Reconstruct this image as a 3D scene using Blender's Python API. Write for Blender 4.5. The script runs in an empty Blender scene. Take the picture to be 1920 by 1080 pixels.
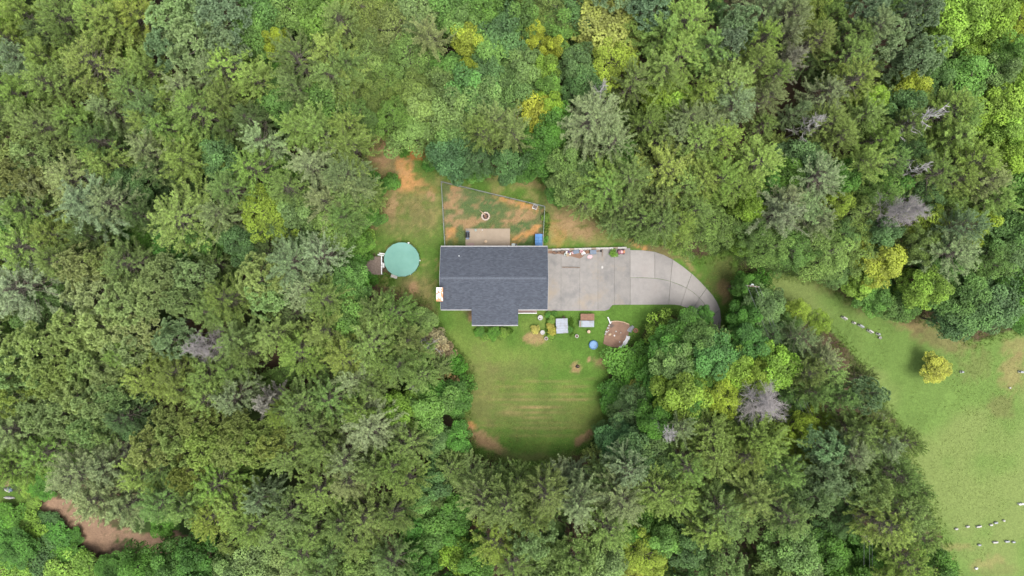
import bpy, math, random
import numpy as np
from mathutils import Vector, Matrix
R = math.radians
random.seed(7)
rng = np.random.default_rng(11)
scene = bpy.context.scene
COL = scene.collection

# ------------------------------------------------------------------ camera, sky, sun, exposure
CAM_H, S = 90.0, 0.07                       # drone height; metres on the ground per photo pixel
cam_d = bpy.data.cameras.new('camera'); cam = bpy.data.objects.new('camera', cam_d); COL.objects.link(cam)
cam.location = (0, 0, CAM_H); cam.rotation_euler = (0, 0, 0)
cam_d.sensor_width = 36; cam_d.lens = 18 / (960 * S / CAM_H); cam_d.clip_end = 3000
scene.camera = cam
SUN_EL, SUN_AZ = R(74), R(140)              # azimuth clockwise from +Y: light from the right and a little below
w = bpy.data.worlds.new('World'); scene.world = w; w.use_nodes = True
wn = w.node_tree.nodes; wl = w.node_tree.links
sky = wn.new('ShaderNodeTexSky'); sky.sky_type = 'NISHITA'; sky.sun_disc = False
sky.sun_elevation = SUN_EL; sky.sun_rotation = SUN_AZ; sky.air_density = 1.0; sky.dust_density = 4.0; sky.ozone_density = 1.0
hs = wn.new('ShaderNodeHueSaturation'); hs.inputs['Saturation'].default_value = 0.45
wl.new(sky.outputs[0], hs.inputs['Color']); wl.new(hs.outputs[0], wn['Background'].inputs['Color'])
wn['Background'].inputs['Strength'].default_value = 0.15
sd = bpy.data.lights.new('sun', 'SUN'); sd.energy = 1.5; sd.angle = R(30); sd.color = (1, .98, .94)
sun = bpy.data.objects.new('sun', sd); COL.objects.link(sun)
sdir = Vector((math.sin(SUN_AZ) * math.cos(SUN_EL), math.cos(SUN_AZ) * math.cos(SUN_EL), math.sin(SUN_EL)))
sun.rotation_euler = sdir.to_track_quat('Z', 'Y').to_euler(); sun.location = sdir * 150
scene.view_settings.view_transform = 'Standard'; scene.view_settings.look = 'None'
scene.view_settings.gamma = 1; scene.view_settings.exposure = 1.5
scene.render.engine = 'CYCLES'
scene.cycles.use_denoising = True
scene.cycles.max_bounces = 6; scene.cycles.diffuse_bounces = 4; scene.cycles.transmission_bounces = 4

def P(px, py, z=0.0):                       # photo pixel -> world point at height z
    k = S * (CAM_H - z) / CAM_H
    return Vector(((px - 960) * k, (540 - py) * k, z))

# ------------------------------------------------------------------ object helpers
def link(o, parent=None):
    COL.objects.link(o)
    if parent is not None: o.parent = parent
    return o
def tag(o, label=None, cat=None, group=None, kind=None):
    if label: o['label'] = label
    if cat: o['category'] = cat
    if group: o['group'] = group
    if kind: o['kind'] = kind
    return o
def thing(name, loc, label, cat, group=None, rz=0):
    o = bpy.data.objects.new(name, None); o.location = loc; o.rotation_euler.z = rz; o.empty_display_size = .2
    return tag(link(o), label, cat, group)

class MB:
    def __init__(s): s.v = []; s.f = []
    def add(s, v, f):
        b = len(s.v); s.v += [tuple(p) for p in v]; s.f += [tuple(i + b for i in q) for q in f]; return s
    def box(s, x0, x1, y0, y1, z0, z1, M=None):
        v = [Vector(p) for p in ((x0,y0,z0),(x1,y0,z0),(x1,y1,z0),(x0,y1,z0),(x0,y0,z1),(x1,y0,z1),(x1,y1,z1),(x0,y1,z1))]
        if M is not None: v = [M @ p for p in v]
        return s.add(v, [(3,2,1,0),(4,5,6,7),(0,1,5,4),(1,2,6,5),(2,3,7,6),(3,0,4,7)])
    def cyl(s, c, r0, r1, h, n=12, cap=True, M=None, ry=1.0):
        v = []
        for z, r in ((0, r0), (h, r1)):
            for i in range(n):
                a = 2 * math.pi * i / n; v.append(Vector((c[0] + r * math.cos(a), c[1] + r * ry * math.sin(a), c[2] + z)))
        f = [(i, (i+1) % n, n + (i+1) % n, n + i) for i in range(n)]
        if cap: f += [tuple(range(n))[::-1], tuple(range(n, 2*n))]
        if M is not None: v = [M @ p for p in v]
        return s.add(v, f)
    def ring(s, c, r0, r1, h, n=20):        # open tub: outer r1, inner r0
        v = []
        for r, z in ((r1, 0), (r1, h), (r0, h), (r0, h * .25)):
            for i in range(n):
                a = 2 * math.pi * i / n; v.append((c[0] + r * math.cos(a), c[1] + r * math.sin(a), c[2] + z))
        f = []
        for k in range(3):
            f += [(k*n+i, k*n+(i+1) % n, (k+1)*n+(i+1) % n, (k+1)*n+i) for i in range(n)]
        f.append(tuple(range(3*n, 4*n)))
        return s.add(v, f)
    def tube(s, pts, rad, n=6):
        pts = [Vector(p) for p in pts]; m = len(pts); v = []
        rr = rad if isinstance(rad, (list, tuple)) else [rad] * m
        for i, p in enumerate(pts):
            t = (pts[min(i+1, m-1)] - pts[max(i-1, 0)]).normalized()
            u = t.cross(Vector((0, 0, 1)) if abs(t.z) < .9 else Vector((1, 0, 0))).normalized(); q = t.cross(u)
            for k in range(n):
                a = 2 * math.pi * k / n; v.append(p + (u * math.cos(a) + q * math.sin(a)) * rr[i])
        f = [(i*n+k, i*n+(k+1) % n, (i+1)*n+(k+1) % n, (i+1)*n+k) for i in range(m-1) for k in range(n)]
        f += [tuple(range(n))[::-1], tuple(range((m-1)*n, m*n))]
        return s.add(v, f)
    def prism(s, poly, z0, z1):
        n = len(poly)
        v = [(p[0], p[1], z0) for p in poly] + [(p[0], p[1], z1) for p in poly]
        return s.add(v, [tuple(range(n))[::-1], tuple(range(n, 2*n))] + [(i, (i+1) % n, n+(i+1) % n, n+i) for i in range(n)])
    def rock(s, c, rx, ry, rz, seed=0):
        rr = random.Random(seed); v = [(c[0], c[1], c[2] + rz)]
        for z, k in ((.75, .65), (.3, 1), (-.2, .95)):
            for i in range(7):
                a = 2 * math.pi * i / 7 + z; q = k * rr.uniform(.82, 1.1)
                v.append((c[0] + rx * q * math.cos(a), c[1] + ry * q * math.sin(a), c[2] + rz * z * rr.uniform(.9, 1.1)))
        f = [(0, 1+i, 1+(i+1) % 7) for i in range(7)]
        for k in (0, 1): f += [(1+k*7+i, 8+k*7+i, 8+k*7+(i+1) % 7, 1+k*7+(i+1) % 7) for i in range(7)]
        f.append(tuple(range(15, 22))[::-1])
        return s.add(v, f)
    def build(s, name, mat, parent=None, smooth=False, bevel=0):
        m = bpy.data.meshes.new(name); m.from_pydata(s.v, [], s.f); m.update()
        import bmesh
        bm = bmesh.new(); bm.from_mesh(m); bmesh.ops.recalc_face_normals(bm, faces=bm.faces)
        if bevel: bmesh.ops.bevel(bm, geom=list(bm.edges), offset=bevel, segments=1, affect='EDGES')
        bm.to_mesh(m); bm.free()
        if smooth: m.shade_smooth()
        m.materials.append(mat)
        return link(bpy.data.objects.new(name, m), parent)

# ------------------------------------------------------------------ materials
K = .62                                     # base colours below are as they look in the photo; K brings them down to real albedo
def newmat(name):
    m = bpy.data.materials.new(name); m.use_nodes = True
    return m, m.node_tree.nodes, m.node_tree.links, m.node_tree.nodes['Principled BSDF']
def mat(name, a, b=None, scale=3.0, rough=.8, metal=0, bump=.2, detail=6, spots=None):
    m, n, l, bs = newmat(name)
    tc = n.new('ShaderNodeTexCoord'); no = n.new('ShaderNodeTexNoise'); no.inputs['Scale'].default_value = scale; no.inputs['Detail'].default_value = detail
    no.inputs['Roughness'].default_value = .65
    l.new(tc.outputs['Object'], no.inputs['Vector'])
    cr = n.new('ShaderNodeValToRGB'); cr.color_ramp.elements[0].position = .32; cr.color_ramp.elements[1].position = .68
    b = b or tuple(c * .75 for c in a); a = tuple(c*K for c in a); b = tuple(c*K for c in b)
    if spots: spots = (tuple(c*K for c in spots[0]), *spots[1:])
    cr.color_ramp.elements[0].color = (*b, 1); cr.color_ramp.elements[1].color = (*a, 1)
    l.new(no.outputs['Fac'], cr.inputs['Fac']); out = cr.outputs['Color']
    if spots:                                # stains with a shape of their own: (colour, scale, low, high)
        n2 = n.new('ShaderNodeTexNoise'); n2.inputs['Scale'].default_value = spots[1]; n2.inputs['Detail'].default_value = 5
        l.new(tc.outputs['Object'], n2.inputs['Vector'])
        mr = n.new('ShaderNodeMapRange'); mr.inputs['From Min'].default_value = spots[2]; mr.inputs['From Max'].default_value = spots[3]
        l.new(n2.outputs['Fac'], mr.inputs['Value'])
        mx = n.new('ShaderNodeMix'); mx.data_type = 'RGBA'; l.new(mr.outputs[0], mx.inputs['Factor'])
        l.new(out, mx.inputs['A']); mx.inputs['B'].default_value = (*spots[0], 1); out = mx.outputs['Result']
    l.new(out, bs.inputs['Base Color'])
    bs.inputs['Roughness'].default_value = rough; bs.inputs['Metallic'].default_value = metal; bs.inputs['Specular IOR Level'].default_value = .3
    if bump:
        bp = n.new('ShaderNodeBump'); bp.inputs['Strength'].default_value = bump; bp.inputs['Distance'].default_value = .03
        l.new(no.outputs['Fac'], bp.inputs['Height']); l.new(bp.outputs[0], bs.inputs['Normal'])
    return m
def leafmat(name, trans=.3, lo=.55, hi=1.25, hue=(1.0, 1.0, 1.0)):
    """Foliage: the tree's own colour (object colour), varied leaf by leaf by the 'tint' attribute."""
    m, n, l, bs = newmat(name)
    oi = n.new('ShaderNodeObjectInfo'); at = n.new('ShaderNodeAttribute'); at.attribute_name = 'tint'
    mr = n.new('ShaderNodeMapRange'); mr.inputs['To Min'].default_value = lo; mr.inputs['To Max'].default_value = hi
    l.new(at.outputs['Fac'], mr.inputs['Value'])
    vm = n.new('ShaderNodeVectorMath'); vm.operation = 'SCALE'; l.new(oi.outputs['Color'], vm.inputs[0]); l.new(mr.outputs[0], vm.inputs['Scale'])
    # young leaves a little yellower
    mx = n.new('ShaderNodeMix'); mx.data_type = 'RGBA'; mx.blend_type = 'MULTIPLY'; l.new(at.outputs['Fac'], mx.inputs['Factor'])
    l.new(vm.outputs[0], mx.inputs['A']); mx.inputs['B'].default_value = (*hue, 1)
    l.new(mx.outputs['Result'], bs.inputs['Base Color']); bs.inputs['Roughness'].default_value = .62
    bs.inputs['Specular IOR Level'].default_value = .25
    tr = n.new('ShaderNodeBsdfTranslucent'); l.new(mx.outputs['Result'], tr.inputs['Color'])
    ms = n.new('ShaderNodeMixShader'); ms.inputs[0].default_value = trans
    l.new(bs.outputs[0], ms.inputs[1]); l.new(tr.outputs[0], ms.inputs[2]); l.new(ms.outputs[0], n['Material Output'].inputs['Surface'])
    return m
M = {}
M['needle'] = leafmat('needle', .32, .56, 1.72, (1.0, 1.02, .88))
M['leaf'] = leafmat('leaf', .33, .54, 1.66, (1.0, 1.02, .86))
M['bark'] = mat('bark', (.21, .185, .14), (.13, .115, .085), 6, .9, bump=.5)
M['dead'] = mat('dead_wood', (.52, .475, .455), (.35, .32, .305), 5, .9)
M['dead_white'] = mat('bleached_wood', (.62, .595, .565), (.46, .43, .40), 5, .9)
M['white'] = mat('white_paint', (.78, .78, .77), (.62, .62, .61), 4, .5, bump=.05)
M['trim'] = mat('aged_trim', (.44, .44, .44), (.34, .34, .34), 4, .5, bump=.05)
M['siding'] = mat('siding', (.62, .60, .56), (.54, .52, .48), 2, .6)
M['brick'] = mat('brick_wall', (.34, .20, .16), (.24, .13, .10), 9, .85)
M['brickwalk'] = mat('brick_walk', (.38, .27, .25), (.28, .19, .17), 10, .85)
M['wood'] = mat('weathered_wood', (.235, .18, .145), (.15, .115, .09), 5, .85)
M['redwood'] = mat('stained_wood', (.27, .15, .095), (.19, .105, .07), 5, .85)
M['lightwood'] = mat('light_wood', (.55, .42, .28), (.42, .3, .19), 6, .8)
M['galv'] = mat('galvanised', (.32, .37, .34), (.24, .28, .26), 8, .45, .5, .05)
M['sheet'] = mat('pale_sheet_metal', (.35, .38, .425), (.30, .325, .37), 2.5, .8, 0, .05, spots=((.22, .215, .205), 1.2, .48, .66))
M['glass'] = mat('window_glass', (.03, .04, .05), (.02, .03, .04), 1, .08, bump=0)
M['teal'] = mat('pool_cover', (.155, .325, .265), (.13, .29, .24), .8, .8, bump=.06, spots=((.16, .335, .29), .5, .5, .75))
M['blue'] = mat('blue_plastic', (.10, .235, .48), (.08, .20, .42), 2, .4, bump=.05)
M['bluedeep'] = mat('paddling_pool_rim', (.055, .16, .30), (.045, .13, .26), 3, .35, bump=.02)
M['poolwater'] = mat('paddling_water', (.11, .24, .42), (.085, .20, .36), 3, .5, bump=.1)
M['char'] = mat('charcoal', (.035, .03, .03), (.02, .017, .017), 12, .9)
M['black'] = mat('black_enamel', (.05, .055, .065), (.03, .035, .045), 6, .35, .2, .05)
M['stone'] = mat('pale_stone', (.52, .5, .47), (.36, .345, .32), 8, .8)
M['granite'] = mat('grey_granite', (.34, .35, .37), (.22, .23, .25), 10, .5)
M['ringstone'] = mat('fire_ring_block', (.60, .50, .42), (.44, .35, .29), 7, .85)
M['rust'] = mat('rusty_cap', (.8, .78, .76), (.72, .7, .68), 2, .5, bump=.05, spots=((.55, .24, .1), 2.4, .5, .58))
M['flue'] = mat('rusty_flue', (.62, .36, .2), (.45, .22, .1), 5, .7)
M['purple'] = mat('purple_plastic', (.20, .10, .28), (.13, .07, .2), 6, .45)
M['pink'] = mat('pink_plastic', (.62, .36, .38), (.52, .28, .3), 6, .45)
M['maroon'] = mat('maroon_plastic', (.22, .05, .09), (.14, .03, .06), 6, .4)
M['orange'] = mat('terracotta', (.55, .25, .12), (.42, .18, .09), 6, .8)
M['slate'] = mat('slate_blue_plastic', (.13, .17, .23), (.1, .13, .18), 5, .5)
M['wire'] = mat('wire', (.34, .35, .34), (.27, .28, .27), 3, .5, .6, 0)
M['pitsand'] = mat('pit_soil', (.25, .155, .105), (.18, .108, .075), 1.6, .95, bump=.8, spots=((.10, .08, .07), .9, .56, .7))
M['pole'] = mat('creosote_pole', (.22, .15, .11), (.14, .1, .07), 4, .9)
M['tarp'] = mat('white_tarp', (.82, .83, .84), (.68, .69, .71), 3, .5, bump=.6)

# roof shingles: staggered tabs of varied grey
def shingle_mat():
    m, n, l, bs = newmat('shingles')
    tc = n.new('ShaderNodeTexCoord'); br = n.new('ShaderNodeTexBrick')
    br.inputs['Scale'].default_value = 1; br.inputs['Brick Width'].default_value = .33; br.inputs['Row Height'].default_value = .145
    br.inputs['Mortar Size'].default_value = .006; br.inputs['Mortar Smooth'].default_value = .3; br.offset = .37
    br.inputs['Color1'].default_value = (0.0372, 0.0428, 0.0546, 1); br.inputs['Color2'].default_value = (0.0546, 0.0620, 0.0769, 1); br.inputs['Mortar'].default_value = (0.0279, 0.0310, 0.0372, 1)
    l.new(tc.outputs['Object'], br.inputs['Vector'])
    mp = n.new('ShaderNodeMapping'); mp.inputs['Scale'].default_value = (2.2, 7, 4); l.new(tc.outputs['Object'], mp.inputs['Vector'])
    no = n.new('ShaderNodeTexNoise'); no.inputs['Scale'].default_value = 1.0; no.inputs['Detail'].default_value = 7; no.inputs['Roughness'].default_value = .75
    l.new(mp.outputs[0], no.inputs['Vector'])
    mr = n.new('ShaderNodeMapRange'); mr.inputs['From Min'].default_value = .3; mr.inputs['From Max'].default_value = .72; mr.inputs['To Min'].default_value = .82; mr.inputs['To Max'].default_value = 1.2
    l.new(no.outputs['Fac'], mr.inputs['Value'])
    vm = n.new('ShaderNodeVectorMath'); vm.operation = 'SCALE'; l.new(br.outputs['Color'], vm.inputs[0]); l.new(mr.outputs[0], vm.inputs['Scale'])
    l.new(vm.outputs[0], bs.inputs['Base Color']); bs.inputs['Roughness'].default_value = .9; bs.inputs['Specular IOR Level'].default_value = .25
    bp = n.new('ShaderNodeBump'); bp.inputs['Strength'].default_value = .6; bp.inputs['Distance'].default_value = .02
    l.new(br.outputs['Fac'], bp.inputs['Height']); bp.invert = True; l.new(bp.outputs[0], bs.inputs['Normal'])
    return m
M['shingle'] = shingle_mat(); M['ridge'] = mat('ridge_shingle', (.125, .14, .168), (.07, .08, .10), 6, .85)

def concrete_mat(name, a, b, stain, dark):
    a, b, stain, dark = [tuple(c*K for c in q) for q in (a, b, stain, dark)]
    m, n, l, bs = newmat(name)
    tc = n.new('ShaderNodeTexCoord'); geo = n.new('ShaderNodeNewGeometry')
    def noise(sc, det=6, ro=.6):
        x = n.new('ShaderNodeTexNoise'); x.inputs['Scale'].default_value = sc; x.inputs['Detail'].default_value = det; x.inputs['Roughness'].default_value = ro
        l.new(geo.outputs['Position'], x.inputs['Vector']); return x
    n1 = noise(1.4, 8, .7)
    cr = n.new('ShaderNodeValToRGB'); cr.color_ramp.elements[0].position = .3; cr.color_ramp.elements[1].position = .7
    cr.color_ramp.elements[0].color = (*b, 1); cr.color_ramp.elements[1].color = (*a, 1); l.new(n1.outputs['Fac'], cr.inputs['Fac'])
    out = cr.outputs['Color']
    for colr, sc, lo, hi, amt in ((dark, .42, .50, .68, .62), (stain, .3, .53, .68, .65), ((.12, .10, .08), 3.0, .68, .76, .5)):
        nn = noise(sc, 6, .62); mr = n.new('ShaderNodeMapRange'); mr.inputs['From Min'].default_value = lo; mr.inputs['From Max'].default_value = hi; mr.inputs['To Max'].default_value = amt
        l.new(nn.outputs['Fac'], mr.inputs['Value']); mx = n.new('ShaderNodeMix'); mx.data_type = 'RGBA'
        l.new(mr.outputs[0], mx.inputs['Factor']); l.new(out, mx.inputs['A']); mx.inputs['B'].default_value = (*colr, 1); out = mx.outputs['Result']
    n4 = noise(14, 4, .8); mr = n.new('ShaderNodeMapRange'); mr.inputs['To Min'].default_value = .8; mr.inputs['To Max'].default_value = 1.2; l.new(n4.outputs['Fac'], mr.inputs['Value'])
    oi = n.new('ShaderNodeObjectInfo'); m2 = n.new('ShaderNodeMapRange'); m2.inputs['To Min'].default_value = .93; m2.inputs['To Max'].default_value = 1.06; l.new(oi.outputs['Random'], m2.inputs['Value'])
    mu = n.new('ShaderNodeMath'); mu.operation = 'MULTIPLY'; l.new(mr.outputs[0], mu.inputs[0]); l.new(m2.outputs[0], mu.inputs[1])
    vm = n.new('ShaderNodeVectorMath'); vm.operation = 'SCALE'; l.new(out, vm.inputs[0]); l.new(mu.outputs[0], vm.inputs['Scale'])
    l.new(vm.outputs[0], bs.inputs['Base Color']); bs.inputs['Roughness'].default_value = .9
    bp = n.new('ShaderNodeBump'); bp.inputs['Strength'].default_value = .2; bp.inputs['Distance'].default_value = .01; l.new(n4.outputs['Fac'], bp.inputs['Height']); l.new(bp.outputs[0], bs.inputs['Normal'])
    return m
M['conc_old'] = concrete_mat('worn_concrete', (.275, .256, .236), (.218, .205, .19), (.31, .25, .18), (.135, .135, .135))
M['conc_new'] = concrete_mat('pale_concrete', (.318, .297, .277), (.264, .247, .23), (.28, .25, .232), (.205, .197, .19))
M['conc_tan'] = concrete_mat('tan_concrete', (.33, .265, .195), (.28, .222, .16), (.34, .25, .165), (.24, .195, .145))

# ------------------------------------------------------------------ ground (one sheet; colour zones with ragged edges)
_lat = {}
def vnoise(x, y, seed):
    if seed not in _lat: _lat[seed] = np.random.default_rng(seed).random((256, 256))
    L = _lat[seed]; xi = np.floor(x).astype(int); yi = np.floor(y).astype(int); fx = x - xi; fy = y - yi
    fx = fx*fx*(3-2*fx); fy = fy*fy*(3-2*fy); g = lambda a, b: L[a % 256, b % 256]
    return (g(xi, yi)*(1-fx)+g(xi+1, yi)*fx)*(1-fy)+(g(xi, yi+1)*(1-fx)+g(xi+1, yi+1)*fx)*fy
def fbm(x, y, f, seed, octs=4):
    s = 0; a = .5; t = 0
    for k in range(octs): s = s + a * vnoise(x*f*2**k + 17.3*k, y*f*2**k + 5.1*k, seed+k); t += a; a *= .55
    return s / t
def sstep(a, b, x):
    t = np.clip((x-a)/(b-a), 0, 1); return t*t*(3-2*t)
def inpoly(px, py, poly):
    r = np.zeros(px.shape, bool); n = len(poly)
    for i in range(n):
        x0, y0 = poly[i]; x1, y1 = poly[(i+1) % n]
        c = ((y0 > py) != (y1 > py)) & (px < (x1-x0)*(py-y0)/((y1-y0) + 1e-9) + x0); r ^= c
    return r
YARD = [(690,262),(810,262),(835,325),(1000,322),(1065,365),(1150,415),(1260,455),(1310,485),(1375,465),(1390,540),(1362,610),(1345,660),(1290,600),(1235,590),(1195,640),(1145,690),(1138,785),(1098,845),(1000,880),(895,858),(868,800),(876,690),(815,612),(785,565),(690,525),(680,440),(715,380),(685,310)]
FIELD = [(1400,510),(1530,520),(1600,560),(1700,585),(1760,605),(1830,640),(1930,610),(2300,600),(2300,1300),(1840,1300),(1790,1080),(1745,950),(1680,800),(1625,700),(1560,625),(1450,560)]
TRACK = [(60,925),(120,935),(200,985),(330,1000),(430,1025),(470,1060),(420,1065),(330,1040),(230,1040),(160,1030),(150,990),(90,960)]
TRACK2 = [(-60,905),(55,930),(95,985),(60,1000),(-60,1000)]
xs = np.concatenate([[-900,-500,-300,-200,-150,-120,-100,-90,-85], np.arange(-80, 80.01, .34), [85,90,100,120,150,200,300,500,900]])
ys = np.concatenate([[-900,-500,-300,-200,-120,-80,-65,-55], np.arange(-50, 50.01, .34), [55,65,80,120,200,300,500,900]])
GX, GY = np.meshgrid(xs, ys); gpx = GX / S + 960; gpy = 540 - GY / S
j1 = (fbm(GX, GY, .35, 100) - .5) * 46; j2 = (fbm(GX, GY, .35, 200) - .5) * 46
qx, qy = gpx + j1, gpy + j2
def col(c): return np.array(c)[None, None, :]
n_big = fbm(GX, GY, .09, 300)[..., None]; n_mid = fbm(GX, GY, .45, 400)[..., None]; n_fine = fbm(GX, GY, 1.6, 500, 3)[..., None]
litter = col((.085, .058, .036)) * (.6 + .9 * n_mid) ; under = col((.045, .075, .02)) * (.6 + .9*n_fine)
C = litter * (1 - sstep(.45, .6, n_big + .3*(n_mid-.5))) + under * sstep(.45, .6, n_big + .3*(n_mid-.5))
def blend(C, W, c): return C * (1 - W[..., None]) + (c if isinstance(c, np.ndarray) else col(c)) * W[..., None]
grass = col((.082, .158, .026)) * (.8 + .4 * n_mid) * (.88 + .24 * n_fine); dry = col((.185, .175, .055)) * (.8 + .4 * n_fine); olive = col((.118, .172, .036)) * (.8 + .4*n_mid)
lawn = grass + (olive - grass) * sstep(.50, .72, n_big + .35*(n_mid-.5))
C = np.where(inpoly(gpx + j1*.35, gpy + j2*.35, YARD)[..., None], lawn, C)
fieldc = col((.128, .205, .048)) * (.8 + .3*n_mid) * (.92+.16*n_fine)
fieldc = fieldc + (col((.162, .212, .062)) - fieldc) * sstep(.45, .68, n_big)
C = np.where(inpoly(gpx + j1*.35, gpy + j2*.35, FIELD)[..., None], fieldc, C)
clay = col((.42, .15, .05)); tan = col((.42, .225, .085)) * (.85 + .3*n_fine); straw = col((.30, .198, .102)) * (.75 + .5*n_fine); track = col((.25, .162, .105)) * (.8 + .4*n_fine); browng = col((.165, .145, .060)) * (.75 + .5*n_fine)
def blob(cx, cy, rx, ry, ang=0, soft=.25, amt=1.0, seed=0):
    a = R(ang); dx = qx*.5+gpx*.5 - cx; dy = qy*.5+gpy*.5 - cy
    u = (dx*math.cos(a)+dy*math.sin(a))/rx; v = (-dx*math.sin(a)+dy*math.cos(a))/ry
    return sstep(1+soft, 1-soft, np.sqrt(u*u+v*v) + (n_mid[..., 0]-.5)*1.0 + (n_fine[..., 0]-.5)*1.5) * amt
for (c, a) in (
    (browng, (725,300,40,45)), (straw, (715,285,22,34,20)), (clay, (782,287,26,10,12)), (clay, (823,316,5,9)), (straw, (765,310,10,16)), (tan, (775,345,38,18,15)), (tan, (760,318,16,30,-20)),
    (browng, (760,400,55,45,0,.5,.75)), (straw, (735,375,22,28,0,.4,.8)), (straw, (700,425,10,9)), (browng, (800,385,30,60,0,.5,.5)), (straw, (808,365,6,12,-20)),
    (browng, (900,330,40,8,15,.4,.7)), (straw, (1000,345,60,10,18,.45,.55)), (browng, (1090,400,80,28,12,.4,.85)), (straw, (1080,425,55,22,8,.4,.9)), (tan, (1045,440,20,18,0,.4,.5)),
    (browng, (1180,455,26,9,10,.4,.6)), (tan, (1212,458,22,6,22)), (browng, (1240,470,34,8,30)), (straw, (1355,545,10,20,-15,.4,.8)), (browng, (1350,510,24,30,0,.5,.5)), (straw, (1290,500,26,5,38,.4,.6)),
    (browng, (770,545,30,35,0,.5,.8)), (straw, (775,535,14,8)), (straw, (772,546,9,5)), (browng, (805,560,14,60,0,.5,.6)), (straw, (880,590,7,12)),
    (straw, (1002,633,20,9,0,.4,.8)), (browng, (1130,680,20,14,0,.5,.6)), (straw, (1106,672,5,5)), (straw, (1129,676,10,9,0,.5,.7)), (straw, (1082,687,11,10,0,.4,.8)), (browng, (960,690,60,20,0,.6,.35)),
    (browng, (1000,770,110,40,0,.6,.3)), (browng, (905,720,22,90,0,.6,.4)),
    (tan, (888,800,10,8)), (straw, (905,820,34,12,28,.4,.9)), (straw, (925,838,26,8,20,.4,.7)), (straw, (1095,822,22,8,-35,.4,.9)), (browng, (1000,856,80,8,0,.5,.5)),
    (straw, (1720,610,30,16,15,.45,.7)), (browng, (1770,640,60,18,15,.5,.8)), (straw, (1895,700,24,30,0,.5,.5)), (straw, (1905,650,24,14,0,.45,.4)), (browng, (1830,690,30,26,0,.5,.35)), (browng, (1560,530,40,18,15,.5,.5)), (browng, (1690,590,80,12,12,.5,.6)),
    (straw, (1800,1025,30,6,-5,.5,.35)), (straw, (1785,1057,5,7)), (straw, (1850,1055,30,8,-10,.5,.35)), (browng, (1880,1068,40,10,0,.5,.3)), (browng, (1880,760,20,14,0,.5,.5))):
    C = blend(C, blob(*a), c)
yin = inpoly(gpx, gpy, [(690,262),(810,262),(835,325),(1000,322),(1150,415),(1150,462),(834,462),(800,620),(690,525)])
C = blend(C, sstep(.56, .70, n_mid[..., 0]*.6+n_fine[..., 0]*.5)*.4*yin, straw)
C = blend(C, sstep(.50, .36, n_mid[..., 0]*.5+n_fine[..., 0]*.5)*.6*yin, grass)
# fenced yard: worn grass, bare clay and straw
FY = [(828,342),(1020,388),(1018,462),(834,462)]
fin = inpoly(gpx, gpy, FY)
fy = col((.10, .125, .045)) * (.7 + .6 * n_fine)
wsoil = sstep(.56, .66, fbm(GX, GY, .55, 700))
fy = blend(fy, wsoil * .8, col((.30, .205, .115)) * (.75 + .5 * n_fine))
for c, a in ((tan, (965,382,44,9,13)), (tan, (990,398,18,8,20)), (tan, (985,438,34,8,-18)), (tan, (960,445,16,9)), (tan, (846,440,10,14)), (tan, (845,348,14,6,20)), (straw, (850,370,14,18)), (straw, (875,415,22,12)), (straw, (970,405,34,12)),
             (col((.075, .125, .045)), (915,385,28,14)), (col((.075, .125, .045)), (890,375,26,14,0,.4,.7)), (col((.065, .12, .03)), (990,453,20,7)), (col((.075, .125, .045)), (965,428,30,8,-12)), (col((.07, .12, .03)), (850,452,16,9,0,.4,.7))):
    fy = blend(fy, blob(*a), c)
fy = blend(fy, sstep(.52, .60, n_fine[..., 0]*.75+fbm(GX, GY, .8, 720)*.3)*.75, col((.085, .125, .045)))
fy = blend(fy, sstep(.46, .38, n_fine[..., 0]*.75+fbm(GX, GY, .8, 760)*.3)*.7, straw)
C = np.where(fin[..., None], fy, C)
# mowing streaks on the lawn: scalped dry strips
lw = inpoly(gpx, gpy, [(878,690),(1140,700),(1135,780),(1090,830),(1000,860),(900,840)])
for yy, x0, x1, hw, am in ((761,940,1050,2.2,.75),(770,950,1060,1.8,.6),(781,985,1030,2,.55),(748,900,1110,2.2,.5),(738,890,1120,1.6,.35),(724,900,1115,1.5,.3),(800,900,1100,2.5,.3),(790,905,1100,1.5,.25),(712,930,1110,1.5,.3),(815,910,1080,2,.25),(775,940,975,4,.7)):
    wv = np.exp(-((gpy - yy - 3*np.sin(gpx*.02) + j2*.06)/hw)**2) * sstep(x0-20, x0+15, gpx) * sstep(x1+20, x1-15, gpx) * (.35 + 1.1*n_mid[..., 0]) * am
    C = blend(C, np.clip(wv, 0, 1) * lw, straw)
C = blend(C, inpoly(gpx + j1*.8, gpy + j2*.8, TRACK)*sstep(.74, .56, n_fine[..., 0]*.6+n_mid[..., 0]*.4), track)
C = np.where(inpoly(gpx + j1*.4, gpy + j2*.4, TRACK2)[..., None], lawn*.9, C)
C = blend(C, blob(0,895,16,14), track); C = blend(C, blob(1240,1075,30,14,40), track); C = blend(C, blob(1415,1050,12,30), track*.6)
C = blend(C, blob(1597,1018,34,6,-8), track*.8); C = blend(C, blob(1372,625,12,40), col((.05,.035,.02)))
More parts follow.
